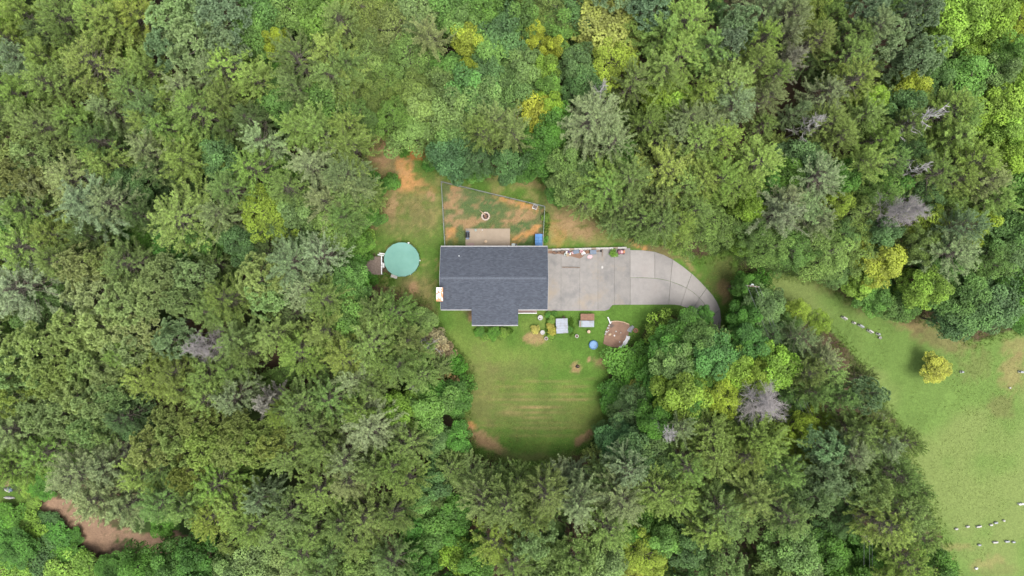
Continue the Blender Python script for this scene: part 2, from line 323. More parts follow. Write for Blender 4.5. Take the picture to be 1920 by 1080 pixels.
# darker brown ground patches beside the pool and left of the porch wing
C = blend(C, blob(718,500,12,22), col((.09,.06,.04))); C = blend(C, blob(874,575,8,18,0,.4,.6), col((.12,.085,.05)))
gm = bpy.data.meshes.new('ground'); ny, nx = GX.shape
relief = (fbm(GX, GY, .5, 900)-.5)*.10
yardmask = inpoly(gpx, gpy, [(690,330),(1390,330),(1390,700),(690,700)])
relief = np.where(yardmask, relief*.25, relief) - .04
co = np.stack([GX, GY, relief], -1).reshape(-1, 3)
ii = np.arange(nx*ny).reshape(ny, nx)
fq = np.stack([ii[:-1, :-1], ii[:-1, 1:], ii[1:, 1:], ii[1:, :-1]], -1).reshape(-1, 4)
def np_mesh(me, co, faces, tint=None):
    k = faces.shape[1]; nf = len(faces)
    me.vertices.add(len(co)); me.vertices.foreach_set('co', np.ascontiguousarray(co, np.float32).ravel())
    me.loops.add(nf*k); me.loops.foreach_set('vertex_index', np.ascontiguousarray(faces, np.int32).ravel())
    me.polygons.add(nf); me.polygons.foreach_set('loop_start', np.arange(0, nf*k, k, dtype=np.int32))
    me.update(calc_edges=True)
    if tint is not None:
        at = me.attributes.new('tint', 'FLOAT', 'POINT'); at.data.foreach_set('value', np.ascontiguousarray(tint, np.float32))
np_mesh(gm, co, fq)
ca = gm.attributes.new('soil', 'FLOAT_COLOR', 'POINT')
ca.data.foreach_set('color', np.concatenate([C*K, np.ones((ny, nx, 1))], -1).astype(np.float32).ravel())
gm.shade_smooth()
def ground_mat():
    m, n, l, bs = newmat('ground')
    at = n.new('ShaderNodeAttribute'); at.attribute_name = 'soil'; geo = n.new('ShaderNodeNewGeometry')
    f = None
    for sc, lo, hi in ((2.2, .78, 1.22), (7, .64, 1.36)):
        no = n.new('ShaderNodeTexNoise'); no.inputs['Scale'].default_value = sc; no.inputs['Detail'].default_value = 6; no.inputs['Roughness'].default_value = .75
        l.new(geo.outputs['Position'], no.inputs['Vector'])
        mr = n.new('ShaderNodeMapRange'); mr.inputs['From Min'].default_value = .25; mr.inputs['From Max'].default_value = .75; mr.inputs['To Min'].default_value = lo; mr.inputs['To Max'].default_value = hi
        l.new(no.outputs['Fac'], mr.inputs['Value'])
        if f is None: f = mr.outputs[0]
        else:
            mu = n.new('ShaderNodeMath'); mu.operation = 'MULTIPLY'; l.new(f, mu.inputs[0]); l.new(mr.outputs[0], mu.inputs[1]); f = mu.outputs[0]
    vm = n.new('ShaderNodeVectorMath'); vm.operation = 'SCALE'; l.new(at.outputs['Color'], vm.inputs[0]); l.new(f, vm.inputs['Scale'])
    l.new(vm.outputs[0], bs.inputs['Base Color']); bs.inputs['Roughness'].default_value = .95; bs.inputs['Specular IOR Level'].default_value = .1
    bp = n.new('ShaderNodeBump'); bp.inputs['Strength'].default_value = .7; bp.inputs['Distance'].default_value = .05; l.new(no.outputs['Fac'], bp.inputs['Height']); l.new(bp.outputs[0], bs.inputs['Normal'])
    return m
gm.materials.append(ground_mat())
tag(link(bpy.data.objects.new('ground', gm)), kind='structure')

# ------------------------------------------------------------------ house
HX0, HX1, HY0, HY1, RY, EZ, RZ = -9.07, 4.53, -2.735, 5.252, 1.25, 2.75, 4.30
house = thing('house', (-2.3, 1.2, 0), 'single-storey house with dark grey shingle roof and front porch wing beside the driveway', 'house')
HO = Vector((-2.3, 1.2, 0))
def hb(mb, name, m, parent=house, **k):
    sub = HO if parent is not None else Vector()
    mb.v = [(v[0]-HO.x, v[1]-HO.y, v[2]) for v in mb.v]; return mb.build(name, m, parent, **k)
wx0, wx1, wy0, wy1 = HX0+.32, HX1-.32, HY0+.38, HY1-.38
def roof_z(y, x=0): return RZ - abs(RY-y) * (RZ-EZ) / ((HY1-RY) if y > RY else (RY-HY0))
mb = MB(); mb.box(wx0, wx1, wy0, wy0+.18, -.1, EZ); mb.box(wx0, wx1, wy1-.18, wy1, -.1, EZ)
for xx in (wx0, wx1-.18):
    yy0, yy1 = wy0+.18, wy1-.18
    pr = [(yy0, -.1), (yy1, -.1), (yy1, roof_z(yy1)-.2), (RY, RZ-.2), (yy0, roof_z(yy0)-.2)]
    v = [(xx, a, b) for a, b in pr] + [(xx+.18, a, b) for a, b in pr]
    mb.add(v, [(0,1,2,3,4), (9,8,7,6,5)] + [(i, (i+1) % 5, 5+(i+1) % 5, 5+i) for i in range(5)])
wall = hb(mb, 'wall', M['siding'])
def slope(x0, x1, ya, za, yb, zb, t=.14):
    return MB().add([(x0,ya,za),(x1,ya,za),(x1,yb,zb),(x0,yb,zb),(x0,ya,za-t),(x1,ya,za-t),(x1,yb,zb-t),(x0,yb,zb-t)],
                    [(0,1,2,3),(7,6,5,4),(0,4,5,1),(1,5,6,2),(2,6,7,3),(3,7,4,0)])
rs = hb(slope(HX0, HX1, HY0, EZ, RY, RZ), 'roof_slope', M['shingle'])
rn = hb(slope(HX0, HX1, RY, RZ, HY1, EZ), 'roof_slope', M['shingle'])
PX0, PX1, PY0 = -5.14, .78, -4.73; PZ0, PYT = 2.45, -.90; PZT = roof_z(PYT) + .03
prf = hb(slope(PX0, PX1, PY0, PZ0, PYT, PZT), 'porch_roof', M['shingle'])
mb = MB(); x = HX0 + .02; k = 0
while x < HX1 - .3:
    zz = RZ + .012 + (.012 if k % 2 else 0)
    mb.add([(x,RY-.16,zz-.055),(x+.31,RY-.16,zz-.05),(x+.31,RY,zz+.012),(x,RY,zz),(x+.31,RY+.16,zz-.05),(x,RY+.16,zz-.055)], [(0,1,2,3),(3,2,4,5)]); x += .29; k += 1
rc = hb(mb, 'ridge_cap', M['ridge']); rc['kind'] = 'stuff'
for y, z, a, b, sg in ((HY1, EZ, HX0, HX1, 1), (HY0, EZ, HX0, PX0-.02, -1), (HY0, EZ, PX1+.02, HX1, -1), (PY0, PZ0, PX0, PX1, -1)):
    mb = MB(); y0 = y + sg*.004; y1 = y + sg*.125
    mb.box(a, b, min(y0, y1), max(y0, y1), z-.13, z-.118); mb.box(a, b, min(y1, y1-sg*.014), max(y1, y1-sg*.014), z-.118, z-.02)
    mb.box(a, b, min(y0, y0+sg*.014), max(y0, y0+sg*.014), z-.118, z-.02)
    hb(mb, 'gutter', M['trim'])
for xx, sg in ((HX0, -1), (HX1, 1)):        # rake boards along the gables
    for ya, za, yb, zb in ((HY0, EZ, RY, RZ), (RY, RZ, HY1, EZ)):
        x0, x1 = (xx-.03, xx-.003) if sg < 0 else (xx+.003, xx+.03)
        hb(slope(x0, x1, ya, za-.012, yb, zb-.012, .15), 'rake_board', M['trim'])
# chimney outside the end wall
ch = hb(MB().box(-9.30, -8.63, -1.56, -.02, -.1, 5.0), 'chimney', M['brick'])
hb(MB().box(-9.38, -8.55, -1.65, .07, 5.0, 5.16), 'chimney_cap', M['rust'], ch).location = (0, 0, 0)
fl = MB(); fl.ring((-8.97, -.80, 5.16), .13, .17, .28, 16); f1 = hb(fl, 'flue', M['flue'], ch)
mb = MB(); mb.cyl((-8.97, -.80, 5.50), .22, .05, .1, 16); mb.box(-8.98, -8.96, -.98, -.62, 5.40, 5.51); hb(mb, 'rain_cap', M['white'], ch)
# vent pipe on the back slope
mb = MB(); q = P(861, 480, 3.1); mb.cyl((q.x, q.y, roof_z(q.y)-.1), .06, .06, .45, 10); hb(mb, 'vent_pipe', M['white'])
# windows and doors under the eaves
def window(cx, y, wdt, z0, z1, sg):
    mb = MB(); y0, y1 = (y-.05, y-.004) if sg < 0 else (y+.004, y+.05)
    for a, b, c, d in ((cx-wdt/2-.08, cx-wdt/2, z0-.08, z1+.08), (cx+wdt/2, cx+wdt/2+.08, z0-.08, z1+.08), (cx-wdt/2, cx+wdt/2, z1, z1+.08), (cx-wdt/2, cx+wdt/2, z0-.08, z0), (cx-.025, cx+.025, z0, z1)):
        mb.box(a, b, y0, y1, c, d)
    wo = hb(mb, 'window', M['white'])
    hb(MB().box(cx-wdt/2, cx+wdt/2, *((y-.02, y-.003) if sg < 0 else (y+.003, y+.02)), z0, z1), 'pane', M['glass'], wo)
for cx in (-7.2, 2.6): window(cx, wy0, 1.5, .9, 2.2, -1)
for cx in (-7.0, -.2, 2.6): window(cx, wy1, 1.1, 1.0, 2.2, 1)
d = hb(MB().box(-2.6, -1.7, wy0-.05, wy0-.004, .18, 2.2), 'door', M['maroon']); hb(MB().box(-1.86, -1.80, wy0-.10, wy0-.052, 1.1, 1.2), 'handle', M['galv'], d)
d = hb(MB().box(-4.6, -2.9, wy1+.004, wy1+.05, .12, 2.2), 'sliding_door', M['white']); hb(MB().box(-4.5, -3.0, wy1+.052, wy1+.06, .25, 2.1), 'pane', M['glass'], d)
gd = hb(MB().box(wx1+.004, wx1+.05, -1.9, 3.9, .05, 2.3), 'garage_door', M['white'])
# porch: brick floor, posts, railing
pf = hb(MB().box(PX0+.15, PX1+2.48, -3.30, wy0-.003, -.1, .16).box(PX0+.15, PX1-.15, PY0+.25, -3.303, -.1, .16), 'porch_floor', M['brickwalk'])
for x in (PX0+.3, (PX0+PX1)/2-1.1, (PX0+PX1)/2+1.1, PX1-.3):
    hb(MB().box(x-.07, x+.07, PY0+.33, PY0+.47, .16, PZ0-.1), 'porch_post', M['white'])
mb = MB(); rx0, rx1, ry = PX1-.08, PX1+2.46, -3.27
mb.box(rx0, rx1, ry-.05, ry+.05, .92, .99); mb.box(rx0, rx1, ry-.03, ry+.03, .26, .32)
for i in range(22): x = rx0+.06+i*(rx1-rx0-.12)/21; mb.box(x-.02, x+.02, ry-.02, ry+.02, .32 if 0 < i < 21 else .16, .92)
hb(mb, 'porch_railing', M['white'])

# ------------------------------------------------------------------ driveway and patio slabs
def shrink(poly, d):
    c = sum((Vector((p[0], p[1])) for p in poly), Vector((0, 0))) / len(poly); out = []
    for p in poly:
        v = Vector((p[0], p[1])) - c; L = v.length; out.append(c + v * max(0, (L - d*1.35)) / L)
    return out
drive = bpy.data.objects.new('driveway', None); tag(link(drive), kind='structure')
def slab(pxs, m, z=.06, parent=drive, name='concrete_slab', gap=.022):
    poly = [P(a, b, 0).xy for a, b in pxs]; mb = MB(); mb.prism(shrink(poly, gap), -.12, z + random.uniform(-.006, .006))
    return mb.build(name, m, parent)
xsd = [1024.5, 1052, 1087, 1121, 1152, 1181.5]
for i in range(5):
    a, b = xsd[i], xsd[i+1]; bot = [(b, 583), (a, 583)]
    if i == 3: bot = [(b, 572), (1148, 572.5), (1145, 576), (1142, 580.5), (1134, 583), (a, 583)]
    if i == 4: bot = [(b, 571.5), (a, 572)]
    slab([(a, 468 - (a-1027)*.02), (b, 468 - (b-1027)*.02)] + bot, M['conc_old'])
Oa = [(1181.5,468.6),(1204,469),(1227.6,472),(1245,478),(1261,486.4),(1279,498.5),(1297,513),(1311,526),(1324.6,540.5),(1336,553.5),(1344.4,566.6),(1350,580.4),(1352,600),(1349,626),(1342,655)]
Mi = [(1181.5,520.6),(1204,520.8),(1227.6,521.6),(1242,524),(1257,527.6),(1272,533),(1287,539.8),(1300,548.5),(1311.7,558.6),(1321,570),(1328,582),(1332,594),(1331,612),(1325,636),(1318,655)]
In = [(1181.5,571.5),(1204,571.5),(1222,571.5),(1238,571.3),(1254,571.3),(1265,571.5),(1276,573),(1288,577.5),(1296,584),(1302,592),(1306,602),(1307,612),(1304,625),(1300,640),(1294,655)]
for rowA, rowB, br in ((Oa, Mi, [0, 2, 4, 6, 8, 11, 14]), (Mi, In, [0, 4, 6, 8, 11, 14])):
    for i in range(len(br)-1):
        a, b = br[i], br[i+1]
        slab(rowA[a:b+1] + rowB[a:b+1][::-1], M['conc_new'], gap=.02)
patio = bpy.data.objects.new('patio', None); tag(link(patio), kind='structure')
slab([(872.5,428.5),(956.7,428.5),(956.7,464),(872.5,464)], M['conc_tan'], .07, patio)
# ------------------------------------------------------------------ fenced yard
fence = thing('chain_link_fence', P(827, 340), 'grey-green chain-link fence closing in the worn back yard', 'fence')
FO = P(827, 340)
def fb(mb, name, m): mb.v = [(v[0]-FO.x, v[1]-FO.y, v[2]-FO.z) for v in mb.v]; return mb.build(name, m, fence)
FH = 1.25
def fp(px, py): k = P(px, py, FH); return Vector((k.x, k.y, 0))
runs = [(fp(834, 463), fp(827, 340), 5), (fp(827, 340), fp(1021.5, 386.5), 6), (fp(1021.5, 386.5), fp(1017.5, 463), 3)]
for A, B, n in runs:
    for i in range(n + (1 if A is runs[2][0] else 0) if n != 3 else n+1):
        p = A.lerp(B, i/n); mb = MB(); mb.cyl((p.x, p.y, -.1), .035, .035, FH+.12, 8); mb.cyl((p.x, p.y, FH+.02), .045, .01, .06, 8); fb(mb, 'fence_post', M['galv'])
    mb = MB(); mb.tube([A+Vector((0,0,FH)), B+Vector((0,0,FH))], .028, 6); fb(mb, 'top_rail', M['galv'])
    L = (B-A).length; d = (B-A)/L; mb = MB(); st = .16; off = Vector((-d.y, d.x, 0))*.03; i = -FH
    while i < L:
        for s in (1, -1):
            a0, a1 = max(0, i), min(L, i+FH)
            if a1 <= a0: continue
            z0, z1 = (a0-i), (a1-i)
            if s < 0: z0, z1 = FH-z0, FH-z1
            p0 = A+d*a0+off+Vector((0,0,z0)); p1 = A+d*a1+off+Vector((0,0,z1)); u = Vector((0,0,.004)); v = off.normalized()*.006
            mb.add([p0-v, p0+v, p1+v, p1-v, p0+u, p1+u], [(0,1,2,3),(1,4,5,2),(4,0,3,5)])
        i += st
    fb(mb, 'wire_mesh', M['wire'])
# fire ring
fr = thing('fire_pit', P(910.5, 405.5), 'round fire ring of pale blocks with logs in the fenced yard', 'fire pit')
for i in range(11):
    a = 2*math.pi*i/11; mb = MB(); Mt = Matrix.Rotation(a, 4, 'Z') @ Matrix.Translation((.47, 0, 0)) @ Matrix.Rotation(random.uniform(-.1, .1), 4, 'Z')
    mb.box(-.09, .10, -.125, .125, -.05, .22+random.uniform(-.02, .02), Mt); mb.build('block', M['ringstone'], fr, bevel=.02)
MB().cyl((0,0,-.02), .38, .38, .06, 14).build('ash_bed', M['char'], fr)
for i, (a, z, l) in enumerate(((.5, .12, .3), (1.5, .2, .32), (2.5, .15, .28), (2.0, .25, .24))):
    mb = MB(); v = Vector((math.cos(a), math.sin(a), .05)); mb.tube([-v*l+Vector((0,0,z)), v*l+Vector((0,0,z))], .055, 7); mb.build('log', M['redwood'], fr)
mb = MB(); mb.tube([(-.1,.15,.24), (-.45,.5,.26), (-.78,.78,.1)], [.07,.06,.04], 7); mb.build('log', M['lightwood'], fr)
# grill
def place(name, px, py, label, cat, z=0, group=None, rz=0): return thing(name, P(px, py, z), label, cat, group, rz)
g = place('barbecue_grill', 877.5, 441.5, 'black gas barbecue grill on the tan patio', 'grill', .07)
n = 8; prof = [(-.26+.52*i/n, .86+.26*math.sin(math.pi*i/n)) for i in range(n+1)]
v = [(x, -.36, z) for x, z in prof] + [(x, .36, z) for x, z in prof]
MB().add(v, [tuple(range(n+1)), tuple(range(n+1, 2*n+2))[::-1]] + [(i, i+1, n+2+i, n+1+i) for i in range(n)] + [(0, n, 2*n+1, n+1)]).build('lid', M['black'], g)
MB().box(-.24, .24, -.34, .34, .6, .855).build('firebox', M['black'], g)
for s in (-1, 1): MB().box(-.2, .2, .345 if s > 0 else -.56, .56 if s > 0 else -.345, .8, .84).build('side_shelf', M['slate'], g)
for x in (-.2, .2):
    for y in (-.3, .3): MB().box(x-.02, x+.02, y-.02, y+.02, 0, .6).build('leg', M['galv'], g)
MB().tube([(.3,-.25,.93),(.34,-.25,.93),(.34,.25,.93),(.3,.25,.93)], .012, 6).build('handle', M['galv'], g)
t = place('bucket', 892, 431.5, 'small pale round bucket at the patio edge', 'bucket', .07)
MB().ring((0,0,0), .14, .16, .3, 16).build('pail', M['galv'], t); MB().tube([(.15,0,.3),(.12,.1,.36),(0,.14,.37),(-.12,.1,.36),(-.15,0,.3)], .008, 5).build('handle', M['wire'], t)
t = place('stool', 911, 453, 'round straw-coloured stool on the tan patio', 'stool', .07)
MB().cyl((0,0,.38), .19, .19, .05, 16).build('seat', M['lightwood'], t)
for a in (.8, 2.4, 4.0, 5.5): MB().tube([(.1*math.cos(a), .1*math.sin(a), .38), (.15*math.cos(a), .15*math.sin(a), 0)], .018, 6).build('leg', M['wood'], t)
t = place('garden_tool', 902.5, 434, 'short pale hand tool lying on the tan patio', 'tool', .07, rz=1.0)
MB().tube([(-.25,0,.02),(.15,0,.02)], .02, 6).build('handle', M['lightwood'], t); MB().box(.15, .3, -.07, .07, .005, .04).build('blade', M['stone'], t)
t = MB().box(-.42, .42, -.2, .2, 0, .03).build('door_mat', M['brickwalk']); t.location = P(883, 458.5, .07); tag(t, 'reddish door mat on the patio beside the house wall', 'mat')
st = place('back_step', 943.5, 459.5, 'low tan concrete back step against the house', 'step', .07)
MB().box(-.75, .75, -.2, .18, 0, .16).build('tread', M['conc_tan'], st); MB().box(-.75, .75, -.2, .0, .163, .3).build('upper_tread', M['conc_tan'], st)
t = place('utility_box', 963, 459, 'small grey utility box on the ground by the back wall', 'utility box')
MB().box(-.28, .22, -.18, .18, 0, .4).build('case', M['galv'], t, bevel=.03); MB().cyl((.35, .02, 0), .12, .1, .25, 12).build('meter', M['black'], t)
t = place('wire_crate', 1003, 388.5, 'white framed wire crate in the corner of the fenced yard', 'crate', rz=-.4)
mb = MB()
for x in (-.28, .28):
    for y in (-.25, .25): mb.tube([(x,y,0),(x,y,.5)], .025, 5)
for z in (.02, .5):
    mb.tube([(-.28,-.25,z),(.28,-.25,z),(.28,.25,z),(-.28,.25,z),(-.28,-.25,z)], .03, 5)
mb.build('frame', M['white'], t)
mb = MB()
for i in range(1, 6): x = -.28+.56*i/6; mb.tube([(x,-.25,.49),(x,.25,.49)], .008, 4)
mb.build('grid', M['wire'], t); MB().box(-.22, .22, -.2, .2, .03, .2).build('tray', M['wood'], t)
MB().tube([(.28,0,.3),(.62,.05,.02)], .02, 5).build('prop_rod', M['lightwood'], t)
t = place('storage_shed', 1009.7, 450.5, 'small blue plastic shed with pitched roof against the fence', 'shed')
MB().box(-.40, .40, -.72, .68, 0, .95).build('wall', M['blue'], t)
for s in (-1, 1):
    x0, x1 = (-.48, 0) if s < 0 else (0, .48)
    MB().add([(x0,-.8,.98 if s<0 else 1.16),(x1,-.8,1.16 if s<0 else .98),(x1,.76,1.16 if s<0 else .98),(x0,.76,.98 if s<0 else 1.16)] , [(0,1,2,3)]).add([(x0,-.8,.93 if s<0 else 1.11),(x1,-.8,1.11 if s<0 else .93),(x1,.76,1.11 if s<0 else .93),(x0,.76,.93 if s<0 else 1.11)], [(3,2,1,0)]).build('roof_panel', M['blue'], t)
for y in (-.45, -.1, .25): MB().tube([(-.47,y,1.0),(0,y,1.175),(.47,y,1.0)], .018, 5).build('roof_rib', M['bluedeep'], t)

# ------------------------------------------------------------------ round pool with cover, deck, steps
pl = place('above_ground_pool', 753, 486.5, 'round above-ground pool under a taut pale teal cover', 'pool', 0)
c = P(753, 486.5, 1.25); pl.location = (c.x, c.y, 0); PR = 2.20; n = 18
mb = MB(); mb.cyl((0,0,-.05), PR, PR, 1.24, n, False); mb.build('pool_wall', M['galv'], pl)
v = [(0, 0, 1.26)]; f = []
for r, z in ((PR*.35, 1.225), (PR*.7, 1.215), (PR*.97, 1.235), (PR+.11, 1.25), (PR+.12, 1.0)):
    for i in range(n*2):
        a = math.pi*i/n; q = r * (1 if r < PR*.9 else (1.0 if i % 2 == 0 else .985)); v.append((q*math.cos(a), q*.965*math.sin(a), z - (.05 if (i % 2 and z < 1.1) else 0)))
m2 = n*2
f += [(0, 1+i, 1+(i+1) % m2) for i in range(m2)]
for k in range(4): f += [(1+k*m2+i, 1+(k+1)*m2+i, 1+(k+1)*m2+(i+1) % m2, 1+k*m2+(i+1) % m2) for i in range(m2)]
MB().add(v, f).build('pool_cover', M['teal'], pl)
for i in range(n):
    a = 2*math.pi*i/n; mb = MB(); mb.box(-.03, .05, -.07, .07, -.05, 1.0, Matrix.Rotation(a, 4, 'Z') @ Matrix.Translation((PR+.03, 0, 0)) if math.sin(a)**2 < .9 else Matrix.Rotation(a, 4, 'Z') @ Matrix.Translation((PR+.0, 0, 0))); mb.build('upright', M['galv'], pl)
for (px, py) in ((766, 455.5), (786.5, 488.5)):
    q = P(px, py, 1.0); mb = MB(); mb.box(q.x-c.x-.11, q.x-c.x+.11, q.y-c.y-.08, q.y-c.y+.08, .85, 1.05); mb.build('skimmer', M['white'], pl)
t = place('pump_box', 739.5, 518.5, 'small beige pump box beside the round pool', 'pump', rz=-.3)
MB().box(-.42, .42, -.2, .2, 0, .45).build('housing', M['stone'], t, bevel=.03); MB().tube([(.2,.2,.2),(.3,.42,.3),(.35,.62,.32)], .04, 6).build('hose', M['slate'], t)
dk = place('pool_deck', 701, 499, 'weathered brown plank deck beside the round pool', 'deck')
DZ = .95; d0 = P(685, 515, DZ); d1 = P(714, 481, DZ); o = dk.location
wd = (d1.x-d0.x)/14
for i in range(14):
    x = d0.x+i*wd; e = random.uniform(-.04, .04); sh = .5 if i < 4 else 0
    MB().box(x+.008-o.x, x+wd-.008-o.x, d0.y-o.y+e, d1.y-o.y-sh+e, DZ-.04, DZ+random.uniform(-.004, .004)).build('plank', M['wood'], dk)
for x in (d0.x+.1, d1.x-.1):
    for y in (d0.y+.1, d1.y-.65): MB().box(x-.05-o.x, x+.05-o.x, y-.05-o.y, y+.05-o.y, -.1, DZ-.045).build('post', M['wood'], dk)
for y in (d0.y+.2, d1.y-.7): MB().box(d0.x-o.x, d1.x-o.x, y-.04-o.y, y+.04-o.y, DZ-.2, DZ-.045).build('joist', M['wood'], dk)
ld = place('pool_ladder', 716, 497, 'white pool ladder standing between the deck and the round pool', 'ladder', 0)
o = ld.location = P(715.5, 497, 1.3) * 1; ld.location.z = 0
for y in (-1.15, -.38, .38, 1.15):
    MB().tube([(0,y,0),(0,y,1.3)], .03, 6).build('upright', M['white'], ld)
for y0 in (-1.18, .02): MB().box(-.06, .06, y0, y0+1.14, 1.28, 1.36).build('rail', M['white'], ld)
MB().box(-.75, .05, 1.2, 1.34, 1.0, 1.08, Matrix.Rotation(-.15, 4, 'Z')).build('rail', M['white'], ld)
MB().box(-.6, .15, 1.42, 1.54, 1.0, 1.07, Matrix.Rotation(-.15, 4, 'Z')).build('rail', M['white'], ld)
for i in range(3): MB().box(.03, .2, -.3, .3, .3+.3*i, .34+.3*i).build('rung', M['white'], ld)

# ------------------------------------------------------------------ driveway wall and the clutter in front of it
rw = place('retaining_wall', 1101, 466, 'low pale block retaining wall along the top of the driveway', 'wall')
o = rw.location; N = 18
for i in range(N):
    a = P(1027+148*i/N, 468.2-4*i/N, .45); b = P(1027+148*(i+1)/N, 468.2-4*(i+1)/N, .45)
    h = .45+random.uniform(-.02, .02)
    if i == 13: h = .3
    MB().box(a.x-o.x+.008, b.x-o.x-.008, a.y-o.y-.11+random.uniform(-.015, .015), a.y-o.y+.12, -.1, h).build('block', M['stone'] if i % 5 else M['conc_tan'], rw, bevel=.015)
sd_ = [(1027,470.5),(1060,470.5),(1092,470),(1124,469.5),(1124,471.5),(1112,473),(1098,476),(1092,482),(1087,485),(1072,481),(1052,476.5),(1035,475.5),(1027,475)]
mb = MB(); pts = [P(a, b).xy for a, b in sd_]; mb.prism(pts, .02, .085); sdm = mb.build('soil_drift', M['pitsand']); tag(sdm, 'brown soil washed over the driveway below the wall', 'soil', kind='stuff')
def clutter(name, px, py, label, cat, rz=0, z=.06): return place(name, px, py, label, cat, z, None, rz)
# bicycle lying against the wall
bk = clutter('bicycle', 1047.5, 473, 'dark bicycle lying by the driveway wall nearest the house', 'bicycle', .1)
for x in (-.5, .5):
    mb = MB(); mb.tube([(x+.3*math.cos(a*math.pi/9), .18*math.sin(a*math.pi/9), .16+.28*math.sin(a*math.pi/9)+.16) for a in range(19)], .025, 5); mb.build('wheel', M['char'], bk)
MB().tube([(-.5,0,.32),(-.1,-.02,.2),(.1,.1,.55),(-.35,.1,.56),(-.1,-.02,.2)], .02, 5).tube([(.1,.1,.55),(.42,.12,.62),(.5,0,.32)], .02, 5).build('frame', M['black'], bk)
MB().tube([(.4,.3,.68),(.42,.12,.7),(.36,-.12,.6)], .015, 5).build('handlebar', M['galv'], bk); MB().box(-.46, -.24, .06, .18, .6, .65).build('saddle', M['black'], bk)
# toys in a heap: each its own thing
toy_spots = [(1062,473.5,'white','white plastic toy block'),(1066,472,'purple','purple plastic toy tub'),(1069,476,'white','white plastic bottle'),(1064,478,'lightwood','straw-coloured scrap'),(1073,474,'pink','pale pink toy'),(1060,477,'galv','grey tin can')]
def toy(px, py, m, label, i, z=.085):
    t = clutter('toy', px, py, label, 'toy', random.uniform(0, 3), z)
    sx = random.uniform(.13, .22)
    if i % 2: MB().ring((0,0,0), sx*.75, sx, .28, 12).build('tub', M[m], t); MB().rock((0,0,.1), sx*.5, sx*.5, .15, i).build('filling', M[m], t)
    else: MB().box(-sx, sx, -sx*.6, sx*.6, 0, .22).build('body', M[m], t, bevel=.03); MB().tube([(-sx*.5,0,.22),(-sx*.4,0,.32),(sx*.4,0,.32),(sx*.5,0,.22)], .02, 5).build('handle', M['white'], t)
for i, (px, py, m, l) in enumerate(toy_spots): toy(px, py, m, l + ' in the heap between bicycle and folded chair', i)
fc = clutter('folded_chair', 1080, 472, 'dark slate folded chair leaning by the driveway wall', 'chair', .2)
MB().box(-.4, .4, -.22, .16, .12, .17, Matrix.Rotation(.35, 4, 'X')).build('seat', M['slate'], fc); MB().box(-.4, .4, .08, .2, .1, .55).build('backrest', M['slate'], fc)
for x in (-.38, .38): MB().tube([(x,-.25,0),(x,.1,.5)], .02, 5).build('leg', M['galv'], fc)
for i, (px, py, m, l) in enumerate(((1090,471.5,'pink','pink plastic ride-on toy beside the folded chair'),(1095,474,'white','white plastic bucket beside the terracotta pot'),(1092,476,'white','crumpled white bag next to the pink ride-on toy'))): toy(px, py, m, l, i+1, .06 if i else .085)
t = clutter('plant_pot', 1101, 472.5, 'terracotta plant pot beside the slate storage bin', 'pot'); MB().ring((0,0,0), .16, .19, .3, 16).build('pot', M['orange'], t); MB().cyl((0,0,.05), .15, .15, .18, 14).build('soil', M['pitsand'], t)
t = clutter('storage_bin', 1111.5, 473, 'slate blue storage bin with lid below the driveway wall', 'bin', .02)
MB().box(-.38, .38, -.26, .26, 0, .5).build('tub', M['slate'], t, bevel=.03); MB().box(-.41, .41, -.29, .29, .502, .55).build('lid', M['slate'], t, bevel=.02)
for s in (-1, 1): MB().box(.38*s-.05, .38*s+.05, -.12, .12, .4, .44).build('handle', M['galv'], t)
t = clutter('shovel', 1121, 472, 'brown-handled shovel lying beside the storage bin', 'shovel', .15)
MB().tube([(-.35,0,.05),(.3,.05,.1)], .022, 6).build('shaft', M['wood'], t); MB().box(.3, .52, -.09, .14, .05, .12).build('blade', M['char'], t)
t = clutter('timber_post', 1129.3, 472, 'short brown timber post leaning on the driveway wall', 'post'); MB().box(-.06, .06, -.6, .35, .06, .18, Matrix.Rotation(.25, 4, 'X')).build('post', M['wood'], t)
t = clutter('cardboard_sheet', 1106, 481.5, 'pink torn cardboard sheet flat on the driveway', 'sheet', .2)
MB().add([(-.32,-.15,.01),(.1,-.25,.01),(.34,-.08,.01),(.3,.18,.01),(-.1,.24,.01),(-.3,.12,.01),(-.32,-.15,.02),(.1,-.25,.02),(.34,-.08,.03),(.3,.18,.02),(-.1,.24,.04),(-.3,.12,.02)], [(5,4,3,2,1,0),(6,7,8,9,10,11)]+[(i,(i+1)%6,6+(i+1)%6,6+i) for i in range(6)]).build('sheet', M['pink'], t)
t = clutter('ride_on_car', 1164.5, 472.5, 'maroon ride-on toy car with pale seat at the end of the wall', 'toy car', .05)
MB().box(-.48, .4, -.26, .26, .14, .42).build('body', M['maroon'], t, bevel=.06); MB().box(-.12, .1, -.2, .2, .421, .52).build('seat', M['pink'], t, bevel=.03)
MB().box(.2, .44, -.18, .18, .421, .48).build('bonnet', M['orange'], t, bevel=.02)
for x in (-.32, .28):
    for y in (-.28, .28): MB().cyl((0,0,-.05), .14, .14, .1, 12, M=Matrix.Translation((x,y,.14)) @ Matrix.Rotation(math.pi/2, 4, 'X')).build('wheel', M['char'], t)
MB().tube([(.14,-.1,.5),(.14,.1,.5)], .03, 6).build('steering_wheel', M['white'], t)
t = clutter('timber_pole', 1071, 501.5, 'long brown timber pole lying across the driveway slabs', 'pole', -.02); MB().tube([(-1.18,0,.06),(0,.02,.06),(1.15,0,.06)], [.08,.07,.065], 8).build('pole', M['wood'], t)
t = clutter('rag', 1129, 501, 'pale scrap of cloth dropped on the driveway', 'rag'); MB().rock((0,0,.02), .16, .2, .06, 3).build('cloth', M['stone'], t)
